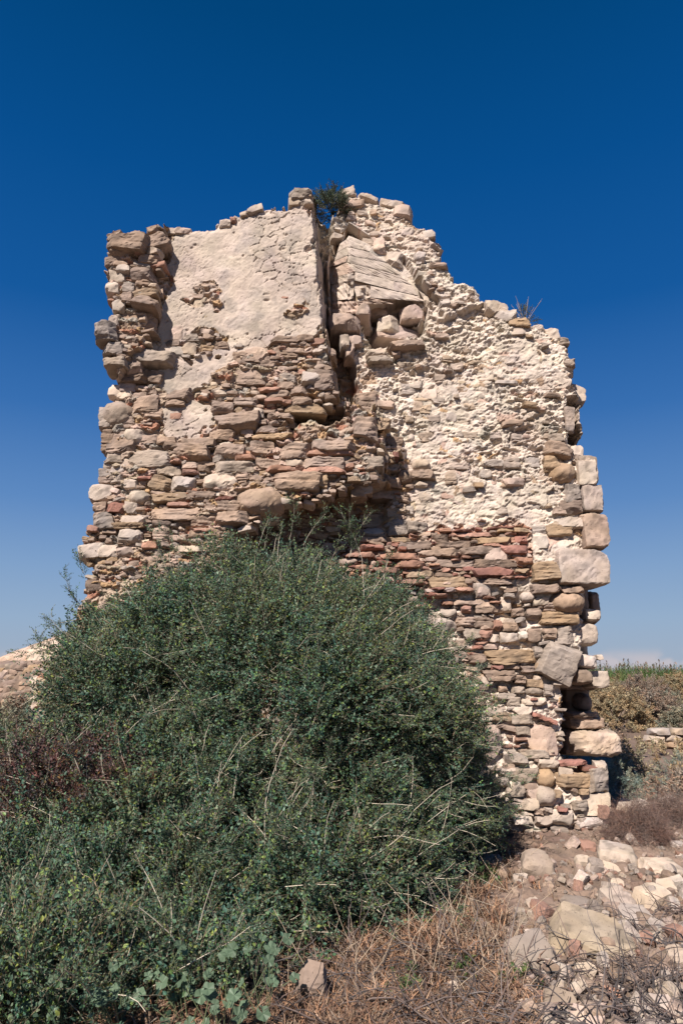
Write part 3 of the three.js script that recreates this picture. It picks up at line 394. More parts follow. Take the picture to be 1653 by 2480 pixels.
  sheet(680, 420, 2.24, `o1085 900 124 52 p1; s980 782 104 58 p1; s1010 950 74 38 p1; c1170 716 116 56 p10; c1215 766 108 64 p8; o1290 798 106 44 p6;  o1540 910 54 32 p4; c360 110 90 34 r-20 p2; c470 110 120 26 r14 p1; c610 150 130 26 r16 p1; p686 318 66 46 p4; c1390 830 70 30 p1; c1470 850 70 60 p1; p1476 1040 110 60 p1; c700 810 60 50 p2; c880 1000 60 34 p1; g1190 1040 50 40 p1`);
}
// lesser stones wedged between the others: too many and too small to pick apart
{
  const R = rng(77), geos = [[], []], zones = [[COURSED, 1250, 's s s d g c p b s o c s'], [BRICKS, 200, 'b r b d p s'], [PIER, 330, 's g c c p b s g c'], [UPPER, 24, 'c p c s'], [[[800, 800], [1330, 800], [1400, 1280], [950, 1290], [1000, 1150]], 20, 's g c o p c c g']];
  for (const [poly, n, kinds] of zones) {
    const xs = poly.map((p) => p[0]), ys = poly.map((p) => p[1]), ks = kinds.split(' '), a = Math.min(...xs), b = Math.max(...xs), c = Math.min(...ys), d = Math.min(2020, Math.max(...ys));
    for (let t = 0, got = 0; t < n * 14 && got < n; t++) {
      const px = lerp(a, b, R()), py = lerp(c, d, R()), w = 14 + 40 * R() * R(), h = Math.max(7, w * (0.22 + 0.34 * R()));
      if (sd(poly, px, py) < 4 || sd(OUT, px, py) < 2 || (py > 1420 && px < 700) || sd(GABLE, px, py) > -6 || sd(FISS, px, py) > -4) continue;
      if (sd(PLASTER, px, py) > -12 && !BREAKS.some((q) => sd(q, px, py) > 4)) continue;
      if (placed.some((q) => Math.abs(q[0] - px) < q[2] * 0.86 + w * 0.34 && Math.abs(q[1] - py) < q[3] * 0.86 + h * 0.34)) continue;
      const k = ks[Math.floor(R() * ks.length)], m = stoneAt(px, py, w, h, k, { loose: true, p: 2 + R() * 3, r: (R() - 0.5) * 26, seg: 0.05 });
      m.updateMatrix(); geos[KIND[k][2] === 'layer' ? 1 : 0].push(m.geometry.applyMatrix4(m.matrix)); got++;
    }
  }
  // past three hundred, the stones that show smallest join them
  const all = ruin.children.filter((o) => /^stone(_\d+)?$/.test(o.name)), size = (o) => { o.geometry.computeBoundingBox(); const b = o.geometry.boundingBox; return (b.max.x - b.min.x) * (b.max.y - b.min.y); };
  all.sort((a, b) => size(b) - size(a)).slice(296).forEach((m) => { ruin.remove(m); m.updateMatrix(); geos[m.material === M.layer ? 1 : 0].push(m.geometry.applyMatrix4(m.matrix)); });
  all.slice(0, 296).forEach((m, i) => { m.name = i ? 'stone_' + String(i).padStart(3, '0') : 'stone'; });
  kind(mesh('small_stones', mergeGeometries(geos[0]), M.grain, ruin), 'stuff'); kind(mesh('small_stones', mergeGeometries(geos[1]), M.layer, ruin), 'stuff');
}
// ------------------------------------------------------------------ ground: one sheet to the horizon
function hills(x, z) {
  const r = -z;
  let y = 0.9 * sstep(-1.5, -7, x) * sstep(9, 18, r) + 0.5 * sstep(5, 12, x) * sstep(9, 20, r) * (1 - sstep(45, 90, r));
  y += 0.10 * fbm2(x * 0.35, z * 0.35, 3, 401) * sstep(2, 7, r) + 0.25 * fbm2(x * 0.06, z * 0.06, 2, 402) * sstep(12, 40, r) * (1 - sstep(150, 500, r));
  return y;
}
const relief = (x, z) => 0.05 * fbm2(x * 1.7, z * 1.7, 3, 403) + 0.035 * fbm2(x * 6, z * 6, 3, 404);
const groundY = (x, z) => hills(x, z) + relief(x, z);
function onGround(px, py) { const d = dirOf(px, py); let t = 0.8 / FOC; for (let k = 0; k < 4000; k++) { const z = d.z * t, x = d.x * t, y = EYE + d.y * t; if (y < groundY(x, z)) break; t += 0.02 / FOC; if (t > 0.3) break; } return new THREE.Vector3(d.x * t, EYE + d.y * t, d.z * t); }
{
  const axis = (near, far, lo, hi, step) => { const a = []; for (let v = lo; v <= hi; v += step) a.push(v); let s = step, v = hi; while (v < far) { s *= 1.16; v += s; a.push(v); } s = step; v = lo; while (v > near) { s *= 1.16; v -= s; a.unshift(v); } return a; };
  const xs = axis(-2200, 2200, -3.6, 4.6, 0.024), zs = axis(-2600, 60, -10, -3.2, 0.024), pos = [], uv = [], col = [], idx = [], nx = xs.length, nz = zs.length;
  for (let j = 0; j < nz; j++) for (let i = 0; i < nx; i++) {
    const x = xs[i], z = zs[j], near = x > -4.5 && x < 5.5 && z > -11 && z < -2.5;
    let h = groundY(x, z), clod = 0;
    if (near) { worley(x * 13 + vn2(x * 9, z * 9, 411), z * 13, 410); clod = sstep(0.05, 0.4, W.f2 - W.f1) * W.id; h += clod * clod * 0.035 + vn2(x * 34, z * 34, 412) * 0.008; }
    pos.push(x, h, z); uv.push(x, z);
    const chalk = sstep(0.05, 0.45, fbm2(x * 0.9 + 3, z * 0.9, 4, 413) + 0.35 * sstep(0.6, 1.6, x) * (1 - sstep(7, 12, -z))), f = 1 + 0.35 * fbm2(x * 4, z * 4, 3, 414) + (clod - 0.4) * 0.18;
    const far = sstep(12, 40, -z), dryMix = sstep(-0.2, 0.3, fbm2(x * 0.22, z * 0.22, 3, 415));
    let r = lerp(0.16, 0.22, chalk), g = lerp(0.11, 0.16, chalk), b = lerp(0.085, 0.125, chalk);
    r = lerp(r, lerp(0.27, 0.22, dryMix), far); g = lerp(g, lerp(0.19, 0.16, dryMix), far); b = lerp(b, lerp(0.12, 0.105, dryMix), far);
    col.push(r * f, g * f, b * f);
  }
  for (let j = 0; j < nz - 1; j++) for (let i = 0; i < nx - 1; i++) { const a = j * nx + i; idx.push(a, a + nx, a + nx + 1, a, a + nx + 1, a + 1); }
  kind(mesh('ground', buf(pos, idx, uv, col), M.earth), 'structure');
}

// ------------------------------------------------------------------ fallen stones: each lies by itself
// zoomed drawing of the lower right: centre, size, albedo letter, roundness, turn, label
const FALL = [
  [780, 260, 165, 175, 'g', 0.6, 8, 'smooth pale grey boulder at the edge of the dry grass, below the bush'],
  [1030, 240, 84, 84, 'c', 0.5, 0, 'small cream stone touching a grey block, left of the pitted boulder'],
  [1098, 266, 92, 100, 'g', 0.2, 4, 'small dark grey squarish block beside a cream stone, below the pitted boulder'],
  [1222, 206, 195, 155, 'c', 0.6, 14, 'large rounded cream boulder pitted with holes'],
  [1055, 160, 92, 36, 'b', 0, 6, 'broken red brick lying just left of the pitted boulder'],
  [1462, 274, 214, 90, 'c', 0.5, -2, 'long flat cream slab at the right edge, right of the pitted boulder'],
  [1480, 382, 104, 76, 'c', 0.4, 10, 'small pale stone just under the long flat cream slab'],
  [1542, 356, 70, 120, 'c', 0.4, 0, 'pale upright stone cut off by the right edge, under the long slab'],
  [1225, 462, 172, 140, 'c', 0.2, -20, 'bright angular cream rock with a pointed top, leftmost of three touching'],
  [1412, 448, 165, 185, 'c', 0.2, -30, 'bright cream slab standing on edge, rightmost of three touching rocks'],
  [1326, 560, 196, 124, 'c', 0.2, 10, 'flat cream rock with broken corner, lowest of three touching'],
  [1215, 365, 70, 60, 'c', 0.3, 25, 'little pointed cream stone above the three touching rocks'],
  [1006, 488, 176, 92, 'g', 0.5, 6, 'greyish half-round stone behind the big block with a straight edge'],
  [1090, 668, 380, 240, 't', 0.15, 12, 'biggest fallen block, tan with a straight dressed edge, twigs across it'],
  [760, 792, 265, 235, 'g', 0.3, -4, 'big pale grey flat boulder left of the biggest dressed block'],
  [740, 645, 62, 54, 'c', 0.6, 0, 'little white stone above the big pale grey boulder'],
  [626, 686, 54, 34, 'c', 0.6, 0, 'tiny white stone half hidden in dry grass'],
  [762, 468, 80, 62, 'c', 0.3, -20, 'small angular cream stone crossed by a thin twig'],
  [690, 340, 84, 54, 'c', 0.3, 15, 'small cream stone right under the smooth grey boulder'],
  [320, 962, 96, 140, 'c', 0.3, 8, 'upright cream stone among green weeds at the bottom'],
  [905, 1040, 175, 175, 'g', 0.3, 24, 'grey boulder at the bottom edge below the big pale grey boulder'],
  [720, 1088, 155, 104, 'c', 0.5, 5, 'cream boulder cut by the bottom edge, twigs over its top'],
  [1040, 852, 110, 94, 'c', 0.4, 20, 'cream stone wedged under the biggest dressed block'],
  [1140, 892, 54, 84, 's', 0.4, 5, 'narrow brown stone under the biggest dressed block'],
  [1542, 752, 120, 120, 'c', 0.5, 0, 'round cream boulder at the right edge, among dead twigs'],
  [1552, 962, 90, 145, 'g', 0.4, 0, 'tall grey stone at the right edge, near the bottom'],
  [1460, 1062, 186, 116, 'c', 0.4, -8, 'wide cream boulder at the bottom right corner'],
  [1215, 986, 124, 52, 'b', 0, 4, 'terracotta fragment lying flat among dead twigs'],
  [1030, 1092, 124, 84, 's', 0.4, 10, 'brown stone on the bottom edge, left of the wide cream boulder'],
  [372, 1072, 104, 84, 'c', 0.5, 0, 'cream stone on the bottom edge below green weeds'],
  [1390, 90, 120, 80, 'p', 0.6, 4, 'pink mortar lump tangled in dry brown brush'],
  [1180, 290, 90, 40, 'c', 0.4, 10, 'low cream stone directly below the pitted boulder'],
  [1540, 150, 60, 50, 'c', 0.4, 0, 'small white stone on the right edge under the dry brush'],
  [1490, 475, 80, 70, 'c', 0.3, -30, 'small cream chip right of the slab standing on edge'],
  [880, 560, 40, 30, 'p', 0.4, 0, 'tiny pinkish pebble left of the biggest dressed block'],
  [930, 850, 90, 130, 'p', 0.4, 18, 'pinkish rough stone between the grey boulder and the dressed block'],
];
function fallen(px, py, w, h, k, round, turn, label, name = 'fallen_stone') {
  const q = onGround(px, py + h * 0.25), dep = (q.y - EYE) * ST - q.z * CT, sw = w * 0.98 / FOC * dep, view = Math.atan2(py - CY, FOC) - TILT, sh = h / FOC * dep;
  const big = Math.max(sw, sh), tall = clamp(sh * 0.36, 0.03, 0.26), deep = clamp((sh - tall * Math.cos(view) * 0.8) / Math.max(0.25, Math.sin(view)), sw * 0.5, sw * 1.0);
  const seed = 9000 + Math.round(px * 3 + py * 7);
  const g = stoneGeo(sw * 1.06, deep, tall * 1.5, { seed, round, col: ALB[k], layer: k === 'o' || k === 's' ? 0.5 : 0, seg: 0.022, cap: 20, rough: round > 0.5 ? 0.6 : 0.85, tint: 0.10, cuts: round > 0.5 ? 8 : 11, cutZ: 0.35, jit: round > 0.5 ? 1 : 1.5 });
  g.rotateX(-Math.PI / 2);                                                // broken face up
  const m = mesh(name, g, 'bcptg'.includes(k) ? M.grain : M.layer);
  m.position.set(q.x, groundY(q.x, q.z) + tall * 0.55, q.z - deep * 0.15); m.rotation.set(0.30 + (hash(seed, 5) - 0.5) * 0.3, -turn * Math.PI / 180, (hash(seed, 6) - 0.5) * 0.3);
  tag(m, label, k === 'b' ? 'brick' : 'rock', 'stones fallen from the ruin');
  return m;
}
for (const [x, y, w, h, k, r, t, l] of FALL) fallen(953 + x / 2.24, 1980 + y / 2.24, w / 2.24, h / 2.24, k, r, t, l, k === 'b' ? 'fallen_brick' : 'fallen_stone');
fallen(752, 2425, 70, 130, 's', 0.3, 6, 'tall tan weathered stone half sunk in the brown grass under the bush');
{ const s = scene.children[scene.children.length - 1]; s.rotation.x = 0.75; s.position.y += 0.07; }
fallen(1529, 1958, 70, 34, 'c', 0.6, 30, 'long pale stone sloping down beside the foot of the ruin');
fallen(1625, 1948, 52, 28, 'g', 0.3, -4, 'flat grey stone at the right edge beyond the silvery plant');
fallen(1190, 2092, 60, 40, 'p', 0.5, 0, 'rough pinkish lump at the edge of the bush shadow');
{ // chips and pebbles
  const R = rng(501), geos = [0, 1, 2].map((k) => stoneGeo(1, 0.7, 0.6, { seed: 40 + k, round: k === 1 ? 0.6 : 0, col: [1, 1, 1], seg: 0.3, tint: 0.03 })), L = [[], [], []];
  const e = new THREE.Object3D(), tones = ['c', 'c', 'p', 'p', 'g', 's', 'b', 's'];
  for (let i = 0; i < 7500; i++) {
    const px = 1130 + R() * 620, py = 1900 + R() * 640, d = dirOf(px, py), q = onGround(px, py);
    if (px < 1250 && R() < 0.75) continue; if (fbm2(q.x * 1.4, q.z * 1.4, 3, 503) < -0.12 && R() < 0.8) continue;
    const s = i < 420 ? 0.05 + 0.10 * R() ** 2 : 0.010 + 0.06 * R() ** 4; e.position.set(q.x, groundY(q.x, q.z) + s * 0.3, q.z); e.rotation.set(R() * 6, R() * 6, R() * 6); e.scale.setScalar(s); e.updateMatrix();
    const a = ALB[tones[Math.floor(R() * 8)]], f = 0.8 + 0.3 * R(); L[i % 3].push({ m: e.matrix.clone(), c: new THREE.Color().setRGB(a[0] * f, a[1] * f, a[2] * f) });
  }
  const p = new THREE.Group(); p.name = 'gravel'; scene.add(p); kind(tag(p, 'scattered chips of mortar, stone and brick on the bare earth'), 'stuff');
  L.forEach((l, k) => inst('chips', geos[k], M.grain, l, p));
}
// ------------------------------------------------------------------ plants
const V = (x, y, z) => new THREE.Vector3(x, y, z);
class Bag { // collects triangles with vertex colours
  constructor() { this.p = []; this.c = []; this.n = []; this.i = []; }
  tri(a, b, c, col) { const k = this.p.length / 3; for (const v of [a, b, c]) { this.p.push(v.x, v.y, v.z); this.c.push(...col); } this.i.push(k, k + 1, k + 2); }
  leaf(base, dir, side, len, wid, col) { // six-sided blade folded on its midrib
    const up = V(0, 0, 0).crossVectors(side, dir).normalize(), m1 = base.clone().addScaledVector(dir, len * 0.38), m2 = base.clone().addScaledVector(dir, len * 0.72), tip = base.clone().addScaledVector(dir, len).addScaledVector(up, -len * 0.1);
    for (const s of [-1, 1]) { const a = m1.clone().addScaledVector(side, s * wid * 0.5).addScaledVector(up, wid * 0.18), b = m2.clone().addScaledVector(side, s * wid * 0.36).addScaledVector(up, wid * 0.12); this.tri(base, a, m2, col); this.tri(a, b, m2, col); this.tri(b, tip, m2, col); }
  }
  tube(pts, r0, r1, col, sides = 3) {
    let prev = null;
    for (let k = 0; k < pts.length; k++) {
      const t = (pts[Math.min(k + 1, pts.length - 1)].clone().sub(pts[Math.max(k - 1, 0)])).normalize(), s = V(t.y, -t.x, 0.01).cross(t).normalize(), u = V(0, 0, 0).crossVectors(t, s), r = lerp(r0, r1, k / (pts.length - 1)), ring = [];
      for (let q = 0; q < sides; q++) { const a = q / sides * Math.PI * 2; ring.push(pts[k].clone().addScaledVector(s, Math.cos(a) * r).addScaledVector(u, Math.sin(a) * r)); }
      if (prev) for (let q = 0; q < sides; q++) { const w = (q + 1) % sides; this.tri(prev[q], prev[w], ring[w], col); this.tri(prev[q], ring[w], ring[q], col); }
      prev = ring;
    }
  }
  geo() { const g = new THREE.BufferGeometry(); g.setAttribute('position', new THREE.Float32BufferAttribute(this.p, 3)); g.setAttribute('color', new THREE.Float32BufferAttribute(this.c, 3)); g.setIndex(this.i); g.computeVertexNormals(); return g; }
}
const rdir = (R) => { const z = R() * 2 - 1, a = R() * 6.2832, s = Math.sqrt(1 - z * z); return V(Math.cos(a) * s, z, Math.sin(a) * s); };
function sprigGeo(seed, { len = 0.2, n = 18, leaf = 0.022, wid = 0.012, tones, stem, side = 3, curl = 0.25 }) { // grows along +y
  const R = rng(seed), b = new Bag(), grow = (p0, d0, L, cnt, r) => {
    const pts = [p0.clone()], d = d0.clone(); for (let k = 0; k < 4; k++) { d.add(rdir(R).multiplyScalar(curl)).normalize(); pts.push(pts[k].clone().addScaledVector(d, L / 4)); }
    b.tube(pts, r, r * 0.5, stem);
    for (let k = 0; k < cnt; k++) {
      const t = (0.12 + 0.88 * (k + R() * 0.6) / cnt) * 3.99, q = Math.floor(t), at = pts[q].clone().lerp(pts[q + 1], t - q), ax = pts[q + 1].clone().sub(pts[q]).normalize(), out = rdir(R).cross(ax).normalize(), dir = out.multiplyScalar(0.85).addScaledVector(ax, 0.55).normalize();
      const s = V(0, 0, 0).crossVectors(dir, rdir(R)).normalize(), c = tones[Math.floor(R() * tones.length)], f = 0.8 + 0.45 * R(), z = 0.7 + 0.6 * R();
      b.leaf(at, dir, s, leaf * z, wid * z, [c[0] * f, c[1] * f, c[2] * f]);
    }
    return pts;
  };
  const main = grow(V(0, 0, 0), V(0, 1, 0), len, n, 0.0024);
  for (let k = 0; k < side; k++) grow(main[1 + k % 3], V(R() - 0.5, 0.6, R() - 0.5).normalize(), len * 0.5, Math.round(n * 0.45), 0.0015);
  return b.geo();
}
const UPV = V(0, 1, 0), obj = new THREE.Object3D();
function place(pos, dir, scale, roll) { obj.position.copy(pos); obj.quaternion.setFromUnitVectors(UPV, dir); obj.rotateY(roll); obj.scale.setScalar(scale); obj.updateMatrix(); return obj.matrix.clone(); }
const tint = (R, a = 0.7, b = 1.3, warm = 0) => { const f = lerp(a, b, R()), w = (R() - 0.5) * 0.3 + warm; return new THREE.Color().setRGB(f * (1 + w), f, f * (1 - w * 0.6)); };

// ---- the big bush in front of the wall
{
  const root = thing('green_bush', 'huge dense green bush with tiny leaves and pale twigs growing against the ruin', 'bush', V(-0.9, 0, -6.3));
  const R = rng(611), tones = [[0.038, 0.078, 0.055], [0.06, 0.12, 0.075], [0.09, 0.17, 0.08], [0.075, 0.135, 0.095], [0.21, 0.29, 0.085], [0.18, 0.24, 0.16]], stem = [0.25, 0.215, 0.16];
  const sprigs = [0, 1, 2, 3].map((k) => sprigGeo(620 + k, { tones, stem, leaf: 0.025, wid: 0.015, n: 12, len: 0.27, side: 4 })), L = [[], [], [], []], twigs = [];
  const blobs = []; // centre on plan, distance, radii
  for (const [px, py, z, rx, ry, rz] of [[630, 1850, -6.35, 1.55, 1.45, 1.05], [925, 1880, -7.0, 0.75, 0.9, 0.75], [640, 1590, -6.75, 1.0, 0.74, 0.7], [410, 1900, -6.3, 0.8, 0.88, 0.8], [450, 2140, -5.4, 1.6, 0.8, 0.72], [70, 2050, -5.7, 0.78, 0.6, 0.65], [810, 2100, -5.9, 0.7, 0.75, 0.6], [375, 1625, -6.75, 0.55, 0.5, 0.45], [1050, 1940, -7.25, 0.38, 0.5, 0.4], [890, 1620, -6.9, 0.62, 0.58, 0.55], [300, 2340, -4.75, 0.95, 0.47, 0.5], [30, 2340, -4.5, 0.65, 0.45, 0.4], [680, 2240, -5.1, 0.55, 0.42, 0.42], [490, 2340, -4.6, 0.5, 0.33, 0.35], [170, 2490, -3.9, 0.8, 0.38, 0.38], [450, 2480, -3.95, 0.35, 0.22, 0.28], [60, 2560, -3.6, 0.5, 0.3, 0.3]]) blobs.push({ c: onPlane(px, py, z), r: V(rx, ry, rz), w: rx * ry + ry * rz + rx * rz });
  const wall = (p) => { const q = plan(p.x, p.y, p.z); return Z0 + depth(q[0], q[1]) + 0.06; };
  const inBlob = (p, b) => Math.hypot((p.x - b.c.x) / b.r.x, (p.y - b.c.y) / b.r.y, (p.z - b.c.z) / b.r.z);
  const total = blobs.reduce((s, b) => s + b.w, 0), pick = () => { let t = R() * total; for (const b of blobs) if ((t -= b.w) < 0) return b; return blobs[0]; };
  const deep = (p, b, lim) => blobs.some((o) => o !== b && inBlob(p, o) < lim);
  const surf = () => { for (let t = 0; t < 60; t++) { const b = pick(), d = rdir(R); if (d.z < -0.35 || d.y < -0.75) continue; const k = 1 + 0.22 * fbm3(d.x * 2.2 + b.c.x, d.y * 2.2 + b.c.y, d.z * 2.2, 3, 612), p = V(b.c.x + d.x * b.r.x * k, b.c.y + d.y * b.r.y * k, b.c.z + d.z * b.r.z * k); if (p.y < 0.02 || deep(p, b, 0.86)) continue; return { p, d: V(d.x / b.r.x, d.y / b.r.y, d.z / b.r.z).normalize(), b }; } return null; };
  const add = (p, dir, s, warm = 0) => { if (p.z < wall(p) || p.y < 0.03) return; const k = Math.floor(R() * 4); const q = plan(p.x, p.y, p.z), dead = Math.hypot((q[0] - 150) / 210, (q[1] - 1890) / 105) + 0.5 * fbm2(q[0] / 60, q[1] / 60, 3, 615) < 0.9 && R() < 0.8, c = tint(R, 0.55, 1.1, warm); if (dead) c.setRGB(c.r * 0.95, c.g * 0.45, c.b * 0.62); L[k].push({ m: place(p.clone().sub(root.position), dir, s, R() * 6.28), c }); };
  // clumps on the outside
  for (let n = 0; n < 300; n++) {
    const s = surf(); if (!s) continue;
    const rad = 0.12 + 0.26 * R() ** 1.5, c = s.p.clone().addScaledVector(s.d, rad * (0.25 - 0.9 * R())), cnt = Math.round(44 * (rad / 0.25) ** 2), warm = (R() - 0.5) * 0.25;
    for (let k = 0; k < cnt; k++) { const d = rdir(R).addScaledVector(s.d, 0.7).normalize(), q = c.clone().addScaledVector(d, rad * (0.45 + 0.5 * R())); add(q, d.addScaledVector(UPV, 0.45).add(rdir(R).multiplyScalar(0.5)).normalize(), 0.55 + 0.5 * R(), warm); }
  }
  // loose filling under them, with hollows
  for (let n = 0; n < 30000; n++) {
    const b = pick(), d = rdir(R); if (d.z < -0.5) continue;
    const r = 1.08 - 0.55 * R() ** 1.1, p = V(b.c.x + d.x * b.r.x * r, b.c.y + d.y * b.r.y * r, b.c.z + d.z * b.r.z * r);
    const hol = fbm3(p.x * 4.2, p.y * 4.2, p.z * 4.2, 3, 613) + 0.6 * fbm3(p.x * 1.3, p.y * 1.3, p.z * 1.3, 2, 614);
    if (deep(p, b, 0.5) || (hol < 0.07 && r > 0.68) || (r > 1 && hol < 0.15)) continue;
    add(p, d.addScaledVector(UPV, 0.3).add(rdir(R).multiplyScalar(0.9)).normalize(), 0.6 + 0.5 * R());
  }
  // shoots that stand out, with leaves along them
  const shoot = (p0, dir, len, dens = 1, part = true, r = 0.0027) => {
    const pts = [p0.clone()], d = dir.clone(); const bend = rdir(R).multiplyScalar(0.16);
    for (let k = 0; k < 6; k++) { d.add(bend).add(rdir(R).multiplyScalar(0.16)).normalize(); pts.push(pts[k].clone().addScaledVector(d, len / 6)); }
    if (pts.some((p) => p.z < wall(p))) return;
    const b = new Bag(); b.tube(pts.map((p) => p.clone().sub(root.position)), r, r * 0.4, [0.50, 0.44, 0.35], 4);
    if (part) mesh('branch', b.geo(), M.twig, root); else twigs.push(b.geo());
    for (let k = 0; k < len * 26 * dens; k++) { const t = (0.1 + 0.9 * R()) * 5.99, q = Math.floor(t), at = pts[q].clone().lerp(pts[q + 1], t - q), ax = pts[q + 1].clone().sub(pts[q]).normalize(); add(at, ax.add(rdir(R).multiplyScalar(0.7)).normalize(), 0.25 + 0.3 * R()); }
  };
  for (let n = 0; n < 2000; n++) { const s = surf(); if (!s) continue; const bare = R() < 0.55; shoot(s.p.addScaledVector(s.d, -0.06), s.d.clone().addScaledVector(UPV, R() * 0.9 - 0.2).add(rdir(R).multiplyScalar(1.5)).normalize(), 0.24 + 0.55 * R() ** 2, bare ? 0.2 : 1.2, n < 220, 0.0022 + 0.0020 * R()); }
  for (const [a, b, z, e] of [[150, 1580, -6.5, [70, 1535]], [190, 1500, -6.6, [110, 1498]], [200, 1470, -6.6, [140, 1405]], [215, 1420, -6.6, [178, 1355]], [190, 1545, -6.55, [120, 1520]], [170, 1600, -6.4, [85, 1550]], [735, 1320, -6.7, [762, 1240]], [700, 1310, -6.7, [745, 1222]], [850, 1345, -6.8, [868, 1235]], [870, 1350, -6.8, [880, 1232]], [845, 1350, -6.8, [856, 1240]], [560, 1340, -6.8, [575, 1290]], [500, 1340, -6.8, [480, 1290]], [430, 1360, -6.8, [420, 1275]], [640, 1330, -6.8, [650, 1262]], [930, 1400, -6.9, [950, 1340]], [1050, 1560, -7, [1085, 1545]], [1090, 1700, -7.1, [1190, 1640]], [1100, 1760, -7, [1200, 1720]], [1110, 1850, -6.9, [1210, 1790]], [980, 1430, -6.9, [1010, 1400]], [1150, 1880, -7.2, [1235, 1890]], [1110, 1900, -7, [1240, 1960]]]) { const p = onPlane(a, b, z), q = onPlane(...e, z + 0.1), v = q.sub(p); shoot(p, v.clone().normalize(), v.length() * 1.1, 1.5); }
  sprigs.forEach((g, k) => inst('leaves', g, M.leaf, L[k], root));
  kind(mesh('twigs', mergeGeometries(twigs), M.twig, root), 'stuff');
  const tr = new Bag(); for (let k = 0; k < 14; k++) { const a = R() * 6.28, p = V(Math.cos(a) * 0.25, 0, Math.sin(a) * 0.2), q = V(Math.cos(a) * (0.5 + R()), 1 + 0.9 * R(), Math.sin(a) * 0.6 + 0.1); tr.tube([p, p.clone().lerp(q, 0.4).add(V(0, 0.2, 0)), q], 0.03, 0.01, [0.2, 0.155, 0.11], 6); }
  mesh('trunk', tr.geo(), M.twig, root);
}

// ---- small plants rooted in the ruin
function tuft(name, label, category, at, count, spread, gs, scale, part = 'leaves', up = 0.7, mat = M.leaf, seed = 1) {
  const root = thing(name, label, category, at), R = rng(seed), L = gs.map(() => []);
  for (let k = 0; k < count; k++) { const d = rdir(R); d.y = Math.abs(d.y) * (1 + up) ; d.normalize(); const p = V(d.x * spread[0] * R() ** 0.5, d.y * spread[1] * R() ** 0.6 * 0.9, d.z * spread[2] * R() ** 0.5); L[k % gs.length].push({ m: place(p, d.add(rdir(R).multiplyScalar(0.5)).normalize(), scale * (0.6 + 0.7 * R()), R() * 6), c: tint(R) }); }
  gs.forEach((g, k) => inst(part, g, mat, L[k], root)); return root;
}
const olive = [[0.06, 0.085, 0.05], [0.085, 0.11, 0.065], [0.045, 0.07, 0.04]], oliveS = [0, 1].map((k) => sprigGeo(700 + k, { tones: olive, stem: [0.2, 0.17, 0.12], leaf: 0.03, wid: 0.008, len: 0.22, n: 20 }));
tuft('wall_shrub', 'small dark olive shrub rooted in the gap on top of the ruin', 'shrub', onPlane(800, 512, Z0 - 0.15), 260, [0.22, 0.26, 0.2], oliveS, 0.7, 'leaves', 0.3, M.leaf, 21);
{
  const s = tuft('twiggy_plant', 'thin twiggy plant with few leaves on the sloping shoulder of the ruin', 'plant', onPlane(1268, 790, Z0 - 0.25), 46, [0.16, 0.26, 0.1], oliveS, 0.5, 'leaves', 0.8, M.leaf, 22), R = rng(23);
  for (let k = 0; k < 12; k++) { const b = new Bag(), q = V((R() - 0.35) * 0.4, 0.2 + 0.2 * R(), (R() - 0.5) * 0.2); b.tube([V(0, 0, 0), q.clone().multiplyScalar(0.5).add(V(0.01, 0.02, 0)), q], 0.004, 0.0015, [0.3, 0.24, 0.19], 4); mesh('stem', b.geo(), M.twig, s); }
}

